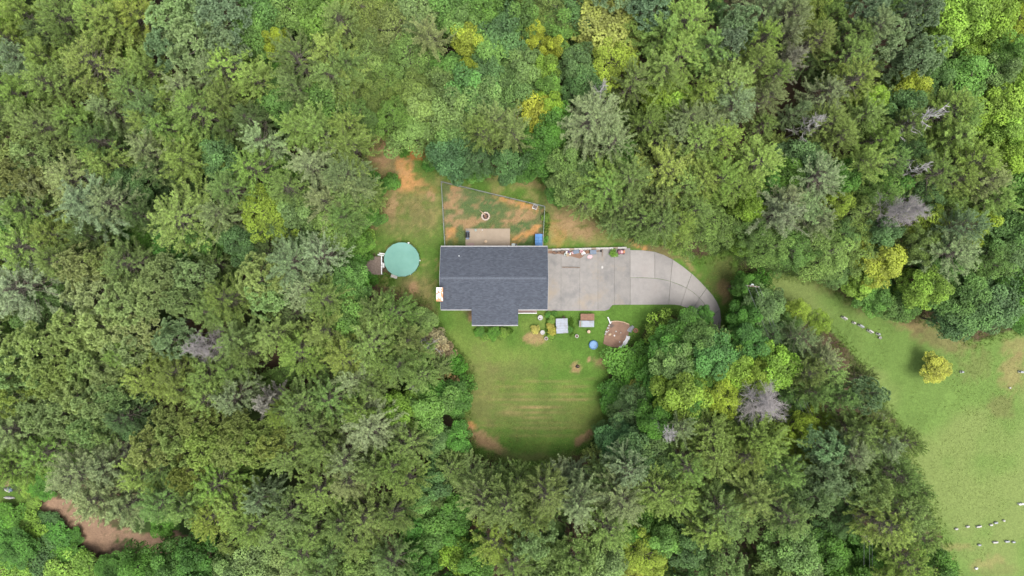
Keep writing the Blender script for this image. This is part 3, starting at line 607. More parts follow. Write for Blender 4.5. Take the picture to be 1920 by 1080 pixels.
t = clutter('leaf_pile', 1337.5, 590, 'dark clump of leaves on the driveway bend', 'leaf pile'); MB().rock((0,0,.0), .26, .22, .07, 5).build('leaf_clump', M['char'], t)

# ------------------------------------------------------------------ front yard
def tub(px, py, r, label, m='stone', fill=None):
    t = place('planter_tub', px, py, label, 'planter'); MB().ring((0,0,0), r*.72, r, .42, 20).build('tub', M[m], t)
    MB().cyl((0,0,.1), r*.7, r*.7, .2 if fill else .08, 16).build('soil', M[fill or 'pitsand'], t); return t
t = tub(1013, 595.5, .33, 'white octagonal planter tub with dark hole below the porch walk', 'trim', 'stone'); MB().cyl((-.08,-.12,.3), .08, .08, .03, 10).build('drain_hole', M['char'], t)
tub(1017, 623, .29, 'round white tub full of pale gravel by the yellow flower bush', 'trim', 'stone')
tub(1024, 634.3, .23, 'small round grey planter ring at the end of the weedy bed', 'stone')
tub(1081.2, 630, .23, 'small pale planter ring beside the white table')
t = place('stump_seat', 1103.5, 621.5, 'sawn log seat below the chicken coop', 'log seat'); MB().cyl((0,0,-.05), .23, .22, .45, 14).build('log', M['wood'], t); MB().cyl((0,0,.402), .2, .2, .01, 14).build('cut_face', M['lightwood'], t)
t = place('worktable', 1054, 610.5, 'pale ribbed metal-topped table beside the weedy bed', 'table', rz=.04)
a = P(1043, 597, .85); b = P(1065, 625, .85); W_, H_ = (b.x-a.x)/2, (a.y-b.y)/2; mid = (a+b)/2; t.location = (mid.x, mid.y, 0)
NP = 6
for i in range(NP):
    y0 = -H_+2*H_*i/NP; e = random.uniform(-.04, .04); MB().box(-W_+e, W_+e, y0+.006, y0+2*H_/NP-.006, .82+(i % 2)*.012, .85+(i % 2)*.012).build('top_panel', M['sheet'], t)
for x in (-W_+.1, W_-.1):
    for y in (-H_+.1, H_-.1): MB().box(x-.04, x+.04, y-.04, y+.04, -.05, .82).build('leg', M['wood'], t)
t = place('garden_crate', 1057.5, 594.5, 'small black crate on the grass above the pale metal-topped table', 'crate'); MB().ring((0,0,0), .13, .17, .4, 4).build('box', M['char'], t); MB().cyl((0,0,.05), .12, .12, .2, 4).build('filling', M['pitsand'], t)
t = place('chicken_coop', 1100, 602, 'small chicken coop with pale metal roof and brown wooden run', 'coop')
o = t.location = P(1100, 601, .8) * 1; t.location.z = 0; o = t.location
def cb(mb, n_, m): return mb.build(n_, M[m], t)
a = P(1086, 613.3, .95); b = P(1114, 601.3, .95); X0, X1, Y0, Y1 = a.x-o.x, b.x-o.x, a.y-o.y, b.y-o.y
cb(MB().box(X0+.08, X1-.06, Y0+.06, Y1-.04, -.05, .86), 'coop_box', 'redwood')
cb(MB().box(X0+.42, X1, Y0, Y1, .862, .93), 'metal_roof', 'sheet')
cb(MB().add([(X0,Y0,.80),(X0+.415,Y0,.93),(X0+.415,Y1,.93),(X0,Y1,.80),(X0,Y0,.74),(X0+.415,Y0,.862),(X0+.415,Y1,.862),(X0,Y1,.74)], [(0,1,2,3),(7,6,5,4),(0,4,5,1),(1,5,6,2),(2,6,7,3),(3,7,4,0)]), 'nest_lid', 'galv')
c0 = P(1088.5, 601.2, .7); c1 = P(1114.5, 588, .7); rX0, rX1, rY0, rY1 = c0.x-o.x, c1.x-o.x, Y1+.01, c1.y-o.y
k = 8
for i in range(k): xx = rX0+(rX1-rX0)*i/k; cb(MB().box(xx+.006, xx+(rX1-rX0)/k-.006, rY0, rY1+random.uniform(-.03, .03), .66, .69+.006*(i % 3)), 'roof_board', 'redwood')
for xx in (rX0+.05, rX1-.05): cb(MB().box(xx-.04, xx+.04, rY1-.12, rY1-.04, -.05, .66), 'post', 'redwood')
pp = place('paddling_pool', 1112.5, 646.5, 'round blue paddling pool with water on the lawn', 'paddling pool')
mb = MB(); rP = .54; n = 24; v = []; f = []
for k in range(9):
    a = 2*math.pi*k/8
    for i in range(n): th = 2*math.pi*i/n; r = rP+.075*math.cos(a); v.append((r*math.cos(th), r*math.sin(th), .16+.17*math.sin(a)*.9))
for k in range(8): f += [(k*n+i, k*n+(i+1) % n, (k+1)*n+(i+1) % n, (k+1)*n+i) for i in range(n)]
mb.add(v, f); mb.build('rim', M['bluedeep'], pp, True)
MB().cyl((0,0,.03), rP-.05, rP-.05, .15, 24).build('water', M['poolwater'], pp); MB().tube([(.14,-.24,.2),(.3,-.14,.2),(.36,.02,.2)], .035, 6).build('pool_noodle', M['slate'], pp)
t = place('burnt_stump', 1083, 687, 'small charred stump in a bare patch on the lawn', 'stump'); MB().rock((0,0,0), .3, .26, .22, 8).build('stump', M['char'], t); MB().rock((.05,.05,.15), .12, .1, .12, 9).build('ember_wood', M['redwood'], t)
# dirt pit with rocks and tarp
pit = [(1143,604),(1147,602),(1160,602.5),(1173,605),(1181,610),(1179,622),(1178,632),(1171,645),(1163,652),(1150,651),(1138,648),(1131,644),(1133,632),(1136,620),(1140,611)]
mb = MB(); mb.prism([P(a, b).xy for a, b in pit], -.05, .05); tag(mb.build('dirt_mound', M['pitsand']), 'flattened brown dirt bed with scattered pale rocks on the lawn', 'dirt bed')
t = place('edging_timber', 1163, 603, 'curved pale timber edging along the dirt bed', 'edging'); o = t.location
MB().tube([P(x, y, .08)-o for x, y in ((1146,602.5),(1158,602),(1170,604),(1180,608))], .06, 6).build('timber', M['lightwood'], t)
t = place('drain_pipe', 1142, 600, 'white plastic pipe lying at the corner of the dirt bed', 'pipe'); o = t.location
MB().tube([P(1139.5,594.5,.1)-o, P(1144.5,606,.1)-o], .085, 8).build('pipe', M['white'], t); MB().tube([P(1143.8,604.5,.1)-o, P(1144.8,606.6,.1)-o], .11, 8).build('collar', M['white'], t)
for i, (x, y, r, m) in enumerate(((1137,622,.2,'stone'),(1143.5,627,.22,'lightwood'),(1152,629.2,.12,'white'),(1140,615,.16,'stone'),(1142,610,.14,'stone'),(1141,620,.1,'stone'),(1155,621.5,.12,'stone'),(1162,641,.1,'stone'),(1164,624,.09,'stone'),(1146.5,603.5,.13,'stone'),(1135,626,.13,'stone'))):
    ro = MB().rock((0,0,0), r, r*.8, r*.8, i+20).build('rock', M[m]); ro.location = P(x, y, .06); ro.rotation_euler.z = i
    tag(ro, 'pale rock lying on the brown dirt bed', 'rock', 'rocks on the dirt bed')
def tarp(pts, label, m, hz):
    c = P(*pts[len(pts)//2]); t = place('tarp', *pts[len(pts)//2], label, 'tarp'); rr = random.Random(hz)
    L = [P(x, y)-c for x, y in pts]; v = []; nn = len(L)
    for i, p in enumerate(L):
        dr = (L[min(i+1, nn-1)]-L[max(i-1, 0)]).normalized(); s = Vector((-dr.y, dr.x, 0)); wv = .24*rr.uniform(.7, 1.2)
        for k, q in ((-1, .05), (-.5, .22), (.1, .3), (.6, .17), (1, .05)): v.append(p+s*wv*k+Vector((rr.uniform(-.04, .04), rr.uniform(-.04, .04), q*rr.uniform(.7, 1.2))))
    f = [(i*5+k, i*5+k+1, i*5+k+6, i*5+k+5) for i in range(nn-1) for k in range(4)]
    MB().add(v, f).build('sheet', M[m], t)
tarp([(1161,651.5),(1165,650.5),(1169,647.5),(1171.5,643),(1175,639),(1177,634.5),(1178,630)], 'bunched white tarp on the edge of the dirt bed', 'tarp', 1)
tarp([(1179,622),(1181.5,618),(1184.5,614.5),(1187,612)], 'crumpled grey tarp at the corner of the dirt bed', 'granite', 2)
t = place('pot_saucer', 1191.5, 619.5, 'round rust-brown basin against the green thicket', 'basin'); MB().ring((0,0,0), .26, .3, .22, 16).build('basin', M['orange'], t); MB().cyl((0,0,.02), .25, .25, .05, 14).build('soil', M['pitsand'], t)

# ------------------------------------------------------------------ graveyard
def stone(px, py, ln, h, rz, label, m='stone', base=True, group=None):
    t = place('headstone', px, py, label, 'headstone', 0, group, rz); h *= .75; ln *= .92
    n = 6; pr = [(-ln/2, 0)] + [(-ln/2+ln*i/n, h*(.86+.14*math.sin(math.pi*i/n))) for i in range(n+1)] + [(ln/2, 0)]
    zb = .16 if base else -.05; pr = [(x, z+zb) for x, z in pr]
    v = [(x, -.09, z) for x, z in pr] + [(x, .09, z) for x, z in pr]; k = len(pr)
    MB().add(v, [tuple(range(k)), tuple(range(k, 2*k))[::-1]] + [(i, (i+1) % k, k+(i+1) % k, k+i) for i in range(k)]).build('slab', M[m], t)
    if base: MB().box(-ln/2-.08, ln/2+.08, -.15, .15, -.06, .158).build('plinth', M['plinth'], t, bevel=.02)
    return t
M['plinth'] = mat('weathered_plinth', (.40, .42, .34), (.28, .31, .22), 6, .85)
ra = -.55
stone(1581.5, 596, .66, .7, ra, 'broad white headstone at the wood end of the slanting row', 'stone')
stone(1600, 605, .36, .45, ra, 'small white headstone between the broad white and the dark one', 'stone')
stone(1613, 611, .72, .55, ra, 'dark granite headstone on a pale plinth', 'granite')
stone(1629.5, 620.8, .72, .75, ra, 'long pale headstone next to the stone with flower urn', 'stone')
stone(1645, 626, .34, .6, ra, 'grey rounded headstone beside the flower urn', 'granite')
t = place('flower_urn', 1648.5, 633, 'small pink stone flower urn ending the slanting row of graves', 'urn'); MB().cyl((0,0,0), .16, .1, .12, 12).build('foot', M['pink'], t); MB().ring((0,0,.12), .14, .18, .22, 12).build('bowl', M['stone'], t)
for i, (x, y, ln, m) in enumerate(((1792,991,.42,'stone'),(1813,986.5,.46,'stone'),(1834,986.5,.7,'stone'),(1857,983.5,.42,'stone'),(1866,979.5,.5,'granite'),(1881,975.5,.28,'stone'))):
    stone(x, y, ln, .45, .2, ('pale' if m == 'stone' else 'grey granite') + ' headstone in the upper of two parallel grave rows' if m == 'stone' else 'grey granite headstone in the upper of two parallel grave rows', m, False, 'upper grave row')
for i, (x, y, ln, m) in enumerate(((1835,1021,.42,'granite'),(1865,1016,.7,'stone'),(1887,1014.5,.6,'granite'),(1899,1015.5,.4,'granite'))):
    stone(x, y, ln, .45, .08, ('grey granite' if m == 'granite' else 'wide pale') + ' headstone in the lower of two parallel grave rows', m, False, 'lower grave row')
stone(1912, 944, .7, .6, .1, 'lone white headstone apart from the two parallel rows', 'white', False)
stone(1829.5, 1065, .36, .4, .3, 'tiny white headstone alone on straw-coloured ground', 'white', False)
stone(1802, 697, .3, .4, .1, 'small grey headstone beside the yellow tree', 'granite')
stone(1913, 697, .6, .5, -.1, 'dark granite headstone on the dry bare ground', 'granite')
stone(1893, 727, .25, .3, 0, 'tiny pale marker stone on the dry bare ground', 'stone', False)
# pale slabs among the ground cover by the dirt track
for i, (x, y, ln, wd_, rz, m, lb) in enumerate(((14,919,.95,.3,-.55,'stone','white stone slab leaning on a dark slab by the track'),(19,917,1.0,.5,-.45,'slate','dark slate slab beside the leaning white slab'),(18,933,1.5,.38,-.05,'stone','long pale stone slab lying in green ground cover'),(4,947,.55,.3,.9,'stone','broken white slab piece with pointed end'),(12,951.5,.65,.3,.2,'stone','small white slab piece next to the broken one'),(28.5,957,.45,.38,1.1,'stone','short white slab piece standing by itself'))):
    t = place('stone_slab', x, y, lb, 'stone slab', 0, None, rz); mb = MB(); mb.rock((0,0,.02), ln/2, wd_/2, .3, 40+i); mb.build('slab', M[m], t)

# ------------------------------------------------------------------ power line
PZ = 8.5
def pole(px, py, rz, label, off=.65):
    t = thing('utility_pole', (0,0,0), label, 'utility pole'); q = P(px, py, PZ); t.location = (q.x, q.y, 0)
    MB().cyl((0,0,-.3), .17, .11, PZ+.5, 10).build('pole', M['pole'], t)
    Mt = Matrix.Rotation(rz, 4, 'Z')
    arm = MB().box(-off-.1, off+.1, -.06, .06, PZ-.18, PZ-.04, Mt).build('crossarm', M['wood'], t); tips = []
    for x in (-off, -off*.35, off*.35, off):
        p = Mt @ Vector((x, 0, PZ-.04)); MB().cyl((p.x, p.y, p.z), .07, .05, .2, 8).build('insulator', M['stone'], t); tips.append(Vector((q.x+p.x, q.y+p.y, PZ+.14)))
    MB().cyl((.3, .1, PZ-1.6), .2, .2, .7, 12).build('transformer', M['galv'], t)
    return tips
ta = pole(1411, 536.5, -.12, 'wooden utility pole with crossarm beside the driveway bend', .72)
tb = pole(1627, 1012.5, -.7, 'wooden utility pole at the edge of the graveyard field', .62)
tc_ = pole(1640, 1300, -.1, 'wooden utility pole standing beyond the graveyard edge pole', .62)
for i in (0, 2, 3):
    for A, B, lb in ((ta[i], tb[i], 'thin sagging power line strung between the two utility poles'), (tb[i], tc_[i], 'thin power line running on past the graveyard pole')):
        pts = [A.lerp(B, k/24) - Vector((0,0,1.1*4*(k/24)*(1-k/24)*(B-A).length/36)) for k in range(25)]
        tag(MB().tube(pts, .016, 4).build('power_line', M['wire']), lb, 'power line', 'power lines between poles' if B in tb else 'power lines past the pole')
# ------------------------------------------------------------------ trees: one builder per kind, a few shapes of each, then copies
def unit(v): return v / np.maximum(np.linalg.norm(v, axis=-1, keepdims=True), 1e-9)
def leaf_cards(c, d, nrm, L, W, tint):
    """rhombic leaves: centre base c, axis d, face normal nrm"""
    d = unit(d); s = unit(np.cross(d, nrm)); L = L[:, None]; W = W[:, None]
    nn = unit(np.cross(s, d))
    v = np.stack([c, c + d*L*.45 + s*W*.5 + nn*L*.08, c + d*L - nn*L*.1, c + d*L*.45 - s*W*.5 + nn*L*.08], 1).reshape(-1, 3)
    n = len(c); i = np.arange(n)[:, None]*4; f = np.concatenate([i + np.array([[0, 1, 2]]), i + np.array([[0, 2, 3]])], 0)
    return v, f, np.repeat(tint, 4)
def needle_tris(c, d, L, W, tint, g, upn=True):
    d = unit(d); r = unit(g.normal(size=c.shape)*.55+np.array([0, 0, 1.]) if upn else g.normal(size=c.shape)); s = unit(np.cross(d, r)); L = L[:, None]; W = W[:, None]
    v = np.stack([c - s*W*.5, c + s*W*.5, c + d*L], 1).reshape(-1, 3); n = len(c)
    return v, np.arange(n*3).reshape(n, 3), np.repeat(tint, 3)
def tri_mesh(name, parts, material):
    vs, fs, ts = [], [], []; b = 0
    for v, f, t in parts: vs.append(v); fs.append(f + b); ts.append(t); b += len(v)
    me = bpy.data.meshes.new(name); np_mesh(me, np.concatenate(vs), np.concatenate(fs), np.concatenate(ts)); me.materials.append(material); return me
def wood_mesh(name, segs, material, n=5):
    """segs: (p0, p1, r0, r1)"""
    vs, fs = [], []; b = 0
    p0 = np.array([s[0] for s in segs], float); p1 = np.array([s[1] for s in segs], float); r0 = np.array([s[2] for s in segs])[:, None]; r1 = np.array([s[3] for s in segs])[:, None]
    t = unit(p1-p0); ref = np.where(np.abs(t[:, 2:3]) < .9, np.array([[0, 0, 1.]]), np.array([[1., 0, 0]])); u = unit(np.cross(t, ref)); q = np.cross(t, u)
    V = np.zeros((len(segs), 2*n, 3))
    for k in range(n):
        a = 2*math.pi*k/n; w_ = u*math.cos(a)+q*math.sin(a); V[:, k] = p0+w_*r0; V[:, n+k] = p1+w_*r1
    i = np.arange(len(segs))[:, None]*2*n; F = []
    for k in range(n):
        k2 = (k+1) % n; F.append(i+np.array([[k, k2, n+k2]])); F.append(i+np.array([[k, n+k2, n+k]]))
    me = bpy.data.meshes.new(name); np_mesh(me, V.reshape(-1, 3), np.concatenate(F)); me.shade_smooth(); me.materials.append(material); return me

def pine_proto(seed, full=1.0, droop=0.0, H=17.0, Rr=3.6, zb=.48, soft=False):
    g = np.random.default_rng(seed); segs = []; parts = []
    bend = g.normal(0, .25, 2); ax = lambda z: np.array([bend[0]*math.sin(z/H*2.5), bend[1]*math.sin(z/H*2.1), z])
    zs = np.linspace(-.4, H, 12)
    for a, b in zip(zs[:-1], zs[1:]): segs.append((ax(a), ax(b), .20*(1-a/H*.93), .20*(1-b/H*.93)))
    nl = 150 if soft else 92; C, D, T = [], [], []
    bias = g.uniform(0, 6.28); ph = g.uniform(0, 6.28, 3)
    for i in range(nl):
        t = (i+g.uniform(0, 1))/nl; z = H*(zb+(1-zb)*t*.985); az = i*2.39996+g.normal(0, .4)
        lob = 1+.16*math.cos(az-bias)+.14*math.sin(3*az+ph[0]+t*3)+.10*math.sin(5*az+ph[1])
        L = Rr*((1-t**2.8)**.8*.95+.10)*(g.uniform(.8, 1.02)*(1+.45*(lob-1)) if soft else g.uniform(.55, 1.05)*lob)*(min(1, .55+2.2*t))
        el = R(-8+66*t**1.9)+g.normal(0, .16)-droop*(1-t)
        h = np.array([math.cos(az), math.sin(az), 0]); base = ax(z); m = 6; pts = []
        side = np.array([-h[1], h[0], 0])*g.normal(0, .28)
        for k in range(m+1):
            s = k/m; pts.append(base+h*L*s*math.cos(el)+side*L*s*s+np.array([0, 0, L*(math.sin(el)*s+.16*s*s-.20*s*(1-s))]))
        for k in range(m): segs.append((pts[k], pts[k+1], .04*(1-k/m*.8)*(.6+L/4), .04*(1-(k+1)/m*.8)*(.6+L/4)))
        if g.random() > full: continue
        pts = np.array(pts); nt = max(6, int(L*(5.5 if soft else 9))); lt = g.uniform(-.12, .16)
        for k in range(nt):
            s = (.45+.55*(k+g.random())/nt) if soft else .25+.75*(k+g.random())/nt; f = s*m; q = min(int(f), m-1); p = pts[q]*(1-(f-q))+pts[q+1]*(f-q)
            dr = unit(pts[q+1]-pts[q]); td = unit(dr*g.uniform(.4, 1.0)+g.normal(0, .42, 3)+np.array([0, 0, g.uniform(.05, .5)])); tl = (.22+(.3 if soft else .42)*(1-s))*min(1, L/2.2+.35)*g.uniform(.6, 1.25)
            segs.append((p, p+td*tl*.8, .012, .006))
            nb = max(2, int(tl/.12)); base_t = g.uniform(.05, .4)+lt
            for x in (np.arange(nb)+1)/nb:
                C.append(p+td*tl*x); D.append(td); T.append(base_t+.45*x*s)
    C = np.array(C); D = np.array(D); T = np.array(T); rep = 10; n_ = len(C)*rep
    c = np.repeat(C, rep, 0)+g.normal(0, .05, (n_, 3)); d = np.repeat(D, rep, 0)*.8+g.normal(0, .6, (n_, 3))+np.array([0, 0, .25])
    parts.append(needle_tris(c, d, g.uniform(.12, .22, n_), g.uniform(.030, .052, n_), np.clip(np.repeat(T, rep)+g.normal(0, .13, n_), 0, 1), g))
    return dict(H=H, R=Rr, crown=tri_mesh('crown', parts, M['needle']), trunk=wood_mesh('trunk', segs, M['bark'], 3))

def limbs(g, H, targets, z0, r0=.22):
    segs = []; bend = g.normal(0, .3, 2); ax = lambda z: np.array([bend[0]*math.sin(z/H*3), bend[1]*math.sin(z/H*2.6), z]); top = H*.8
    zs = np.linspace(-.4, top, 10)
    for a, b in zip(zs[:-1], zs[1:]): segs.append((ax(a), ax(b), r0*(1-a/top*.8), r0*(1-b/top*.8)))
    for t in targets:
        zb = max(z0, min(top*.95, t[2]-np.hypot(t[0], t[1])*g.uniform(.6, 1.1))); b = ax(zb); mid = b*.45+t*.55+np.array([0, 0, -.25])+g.normal(0, .15, 3)
        segs += [(b, mid, .085, .05), (mid, t, .05, .02)]
    return segs
def dome(g, n, Rr, zc, rz, low=-.35, inner=.0, jit=.09):
    """points spread over a crown's dome, a little noisy in radius"""
    k = np.arange(n)+.5; z = 1-(1-low)*k/n; a = k*2.39996+g.uniform(0, 6); r = np.sqrt(np.clip(1-z*z, 0, 1))
    p = np.stack([r*np.cos(a), r*np.sin(a), z], 1); p = p*(1-inner*g.random((n, 1)))+g.normal(0, jit, (n, 3))
    lob = 1+.13*np.sin(a*3+g.uniform(0, 6))+.09*np.sin(a*5+g.uniform(0, 6))
    p[:, :2] *= lob[:, None]
    return p*np.array([Rr, Rr, rz])+np.array([0, 0, zc])
def ball(g, n, up=-.5):
    p = unit(g.normal(size=(n*2, 3))); p = p[p[:, 2] > up][:n]; return p
def leafy_proto(seed, H=13.0, Rr=3.5, ncl=52, per=210, cr=(.6, 1.05), leaf=(.2, .34), low=-.3, rz=None, zc=None, gaps=.12, bark=None):
    g = np.random.default_rng(seed); rz = rz or H*.33; zc = zc or H-rz-.3
    cen = dome(g, ncl, Rr*.86, zc, rz*.9, low, .4, .13); cen = cen[g.random(len(cen)) > gaps]; parts = []
    for c in cen:
        r = g.uniform(*cr); m = int(per*(r/np.mean(cr))**2); n = ball(g, m, -.45); sq = np.array([1, 1, .8]); m = len(n)
        sh = .7+.3*g.random(m)[:, None]**.5
        p = c+n*r*sq*sh; out = unit(p-np.array([0, 0, zc-rz*.4]))
        nr = unit(n*.6+out*.35+np.array([0, 0, .5])+g.normal(0, .45, (m, 3))); d = unit(np.cross(nr, g.normal(size=(m, 3))))+n*.35
        tb = g.uniform(.1, .7); L = g.uniform(*leaf, m)
        parts.append(leaf_cards(p, d, nr, L, L*g.uniform(.5, .75, m), np.clip(tb+g.normal(0, .16, m), 0, 1)))
    segs = limbs(g, H, cen[::2], H*.3, .16*H/13+.03)
    return dict(H=H, R=Rr, crown=tri_mesh('crown', parts, M['leaf']), trunk=wood_mesh('trunk', segs, bark or M['bark'], 5))
def oak_proto(seed, H=18.0, Rr=4.2, nlob=15, nros=17):
    g = np.random.default_rng(seed); rz = H*.26; zc = H-rz-.5; lob = dome(g, nlob, Rr*.74, zc, rz*.85, -.25, .25); parts = []; cen = []
    for c in lob:
        rl = g.uniform(.85, 1.35)*Rr/4.0; out = unit(c-np.array([0, 0, zc-rz])); ros = ball(g, nros, -.4)*rl*np.array([1, 1, .75])*g.uniform(.75, 1.05, (nros, 1)); tl = g.uniform(-.12, .12)
        for q in ros[:]:
            rc = c+q; od = unit(q/rl+out*.6+np.array([0, 0, .5])); m = 62; a = g.uniform(0, 6.28, m); sp = g.uniform(.15, 1.25, m)
            u = unit(np.cross(od, np.array([.3, .8, .1]))); v = np.cross(od, u)
            d = (u[None]*np.cos(a)[:, None]+v[None]*np.sin(a)[:, None])*np.sin(sp)[:, None]+od[None]*np.cos(sp)[:, None]
            p = rc+d*g.uniform(.06, .30, (m, 1)); nr = unit(od[None]*.9-d*.2+g.normal(0, .3, (m, 3))); L = g.uniform(.20, .32, m)
            parts.append(leaf_cards(p, d, nr, L, L*.5, np.clip(.45+tl+.35*np.cos(sp)-.1+g.normal(0, .13, m), 0, 1)))
        cen.append(c)
    return dict(H=H, R=Rr, crown=tri_mesh('crown', parts, M['leaf']), trunk=wood_mesh('trunk', limbs(g, H, np.array(cen), H*.35, .25), M['bark'], 5))
def dead_proto(seed, H=15.0, Rr=3.0, fine=3, material=None, nl=34, zb=.45, thick=1.0):
    g = np.random.default_rng(seed); segs = []
    zs = np.linspace(-.4, H*.93, 10); b_ = g.normal(0, .25, 2); ax = lambda z: np.array([b_[0]*math.sin(z/H*3), b_[1]*math.sin(z/H*2), z])
    for a, b in zip(zs[:-1], zs[1:]): segs.append((ax(a), ax(b), .2*(1-a/H*.9), .2*(1-b/H*.9)))
    tw = []
    def grow(p, d, L, r, lev):
        n = 3; q = p
        for k in range(n):
            d = unit(d+g.normal(0, .18, 3)+np.array([0, 0, .04])); e = q+d*L/n; (segs if lev == 0 else tw).append((q, e, r*(1-k/n*.6), r*(1-(k+1)/n*.6)))
            if lev < fine:
                for _ in range(2 if lev else 3):
                    dd = unit(d*.8+g.normal(0, .55, 3)); grow(e, dd, L*g.uniform(.38, .6), r*.5, lev+1)
            q = e
    for i in range(nl):
        t = (i+.5)/nl; z = H*(zb+(.93-zb)*t); az = i*2.39996+g.normal(0, .3); el = R(5+65*t)
        L = Rr*(1-.55*t)*g.uniform(.5, .95)
        grow(ax(z), np.array([math.cos(az)*math.cos(el), math.sin(az)*math.cos(el), math.sin(el)]), L, .05*thick, 0)
    m = material or M['dead']
    return dict(H=H, R=Rr, crown=wood_mesh('branches', tw, m, 3), trunk=wood_mesh('trunk', segs, m, 5))
PROTO = {
    'r': [pine_proto(81, soft=True), pine_proto(82, soft=True, zb=.55), pine_proto(83, soft=True, zb=.5, Rr=3.8), pine_proto(84, soft=True, zb=.6), pine_proto(85, .9, .1, soft=True)],
    'p': [pine_proto(1), pine_proto(2), pine_proto(3, zb=.5), pine_proto(4, droop=.25), pine_proto(5, zb=.42, Rr=3.8), pine_proto(8, zb=.55), pine_proto(9, droop=.12)],
    'q': [pine_proto(6, .8, zb=.5), pine_proto(7, .68, .1, zb=.45)],           # thin, half-bare pines
    'd': [leafy_proto(21), leafy_proto(22, ncl=66, per=170, cr=(.5, .9)), leafy_proto(23, rz=5.0), leafy_proto(24, ncl=44, per=240, cr=(.7, 1.15), gaps=.2), leafy_proto(25, ncl=58, rz=4.8)],
    'f': [leafy_proto(31, ncl=120, per=120, cr=(.4, .65), leaf=(.12, .2)), leafy_proto(32, ncl=110, per=130, cr=(.4, .75), leaf=(.12, .2), rz=4.8)],   # fine-leaved
    'o': [oak_proto(41), oak_proto(42), oak_proto(43, nlob=17)],
    'b': [leafy_proto(51, 3.2, 1.7, 46, 110, (.32, .55), (.13, .22), -.1, 1.4, 1.4), leafy_proto(52, 3.4, 1.7, 50, 100, (.3, .5), (.13, .24), -.1, 1.5, 1.5)],
    'g': [dead_proto(61), dead_proto(62, nl=40)],
    's': [dead_proto(71, fine=1, nl=18, zb=.45, thick=1.9, material=M['dead_white']), dead_proto(72, fine=2, nl=14, zb=.5, thick=1.6, material=M['dead_white'])],
}
PAL = {  # leaf colours
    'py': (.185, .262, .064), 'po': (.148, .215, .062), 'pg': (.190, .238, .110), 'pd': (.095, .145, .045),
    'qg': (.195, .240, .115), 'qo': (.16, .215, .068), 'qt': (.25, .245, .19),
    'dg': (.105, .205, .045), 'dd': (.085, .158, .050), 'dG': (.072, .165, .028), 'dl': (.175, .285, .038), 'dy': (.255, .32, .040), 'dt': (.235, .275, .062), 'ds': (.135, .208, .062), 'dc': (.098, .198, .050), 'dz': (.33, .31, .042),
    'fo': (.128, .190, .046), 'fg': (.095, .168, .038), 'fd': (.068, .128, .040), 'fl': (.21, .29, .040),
    'oc': (.195, .25, .095), 'os': (.150, .218, .115), 'ol': (.165, .235, .085), 'oy': (.195, .245, .072),
    'bG': (.070, .175, .025), 'bl': (.14, .235, .035), 'bt': (.27, .23, .12), 'bo': (.30, .21, .085), 'bd': (.06, .12, .035), 'by': (.32, .32, .07),
    'gg': (.3, .3, .3), 'ss': (.5, .5, .5)}
WORD = {'py': 'yellow-green feathery pine', 'po': 'olive green pine', 'pg': 'grey-green pine', 'pd': 'dark green pine', 'qg': 'thin grey-green pine with bare twigs', 'qo': 'thin olive pine with bare twigs', 'qt': 'browning half-bare pine',
    'dg': 'mid green broadleaf tree', 'dd': 'dark bluish broadleaf tree', 'dG': 'deep green broadleaf tree', 'dl': 'bright lime broadleaf tree', 'dy': 'golden yellow broadleaf tree', 'dz': 'golden tree', 'dt': 'yellow and orange tinged maple', 'ds': 'sage green broadleaf tree', 'dc': 'clear green broadleaf tree with clustered leaves',
    'fo': 'fine-leaved olive tree crown', 'fg': 'fine-leaved green tree crown', 'fd': 'fine-leaved dark tree crown', 'fl': 'fine-leaved lime tree crown', 'oc': 'creamy green oak with tufted crown', 'os': 'grey-sage oak with tufted crown', 'ol': 'light green oak with tufted crown', 'oy': 'yellowish oak with tufted crown',
    'bG': 'bright green shrub', 'bl': 'light green shrub', 'bt': 'dry tan shrub', 'bo': 'rusty brown shrub', 'bd': 'dark green shrub', 'by': 'yellow flowering shrub', 'gg': 'dead grey tree with bare twigs', 'ss': 'bleached bare snag'}
NAME = {'p': 'pine_tree', 'q': 'pine_tree', 'd': 'broadleaf_tree', 'f': 'broadleaf_tree', 'o': 'oak_tree', 'b': 'shrub', 'g': 'dead_tree', 's': 'dead_tree'}
HGT = {'p': 14.5, 'q': 14.5, 'd': 12.0, 'f': 12.0, 'o': 15.5, 'b': 2.6, 'g': 14.5, 's': 14.0}
LAND = [('the covered pool', 753, 486), ('the fenced yard', 925, 350), ('the red clay patch', 782, 287), ('the driveway wall', 1101, 466), ('the driveway bend', 1345, 580), ('the paddling pool', 1112, 646), ('the dirt track', 260, 1000), ('the fallen stone slabs', 15, 935),
    ('the orange-tinged maple', 1135, 42), ('the white snag', 1722, 224), ('the silver dead tree', 1690, 404), ('the lilac-grey dead tree', 1432, 756), ('the dead tree among oaks', 395, 655), ('the round lime crown', 495, 402), ('the graveyard pole', 1627, 1012),
    ('the small golden tree', 522, 85), ('the browning pine', 500, 755), ('the tan-topped pine', 1475, 106), ('the big lime tree', 1800, 42), ('the yellow tree above the field', 1652, 490), ('the foot of the lawn', 1000, 865), ('the slanting grave row', 1615, 612), ('the pale lime crown', 1212, 1040), ('the porch wing', 928, 600), ('the utility pole by the driveway', 1411, 537)]
LANDXY = np.array([(a, b) for _, a, b in LAND], float)
OWN = {(1135, 42): 'large maple with yellow and orange tinged leaves', (495, 402): 'round lime green crown standing out among grey-green pines', (522, 85): 'small golden yellow tree beside the grey-sage oaks', (500, 755): 'browning half-bare pine with grey needles among olive pines', (1475, 106): 'half-bare pine with tan top in the pine wood', (1800, 42): 'big bright lime broadleaf tree at the far wood corner', (1652, 490): 'bright yellow broadleaf tree at the wood edge above the field', (1212, 1040): 'pale lime fine-leaved crown in the wood below the lawn'}
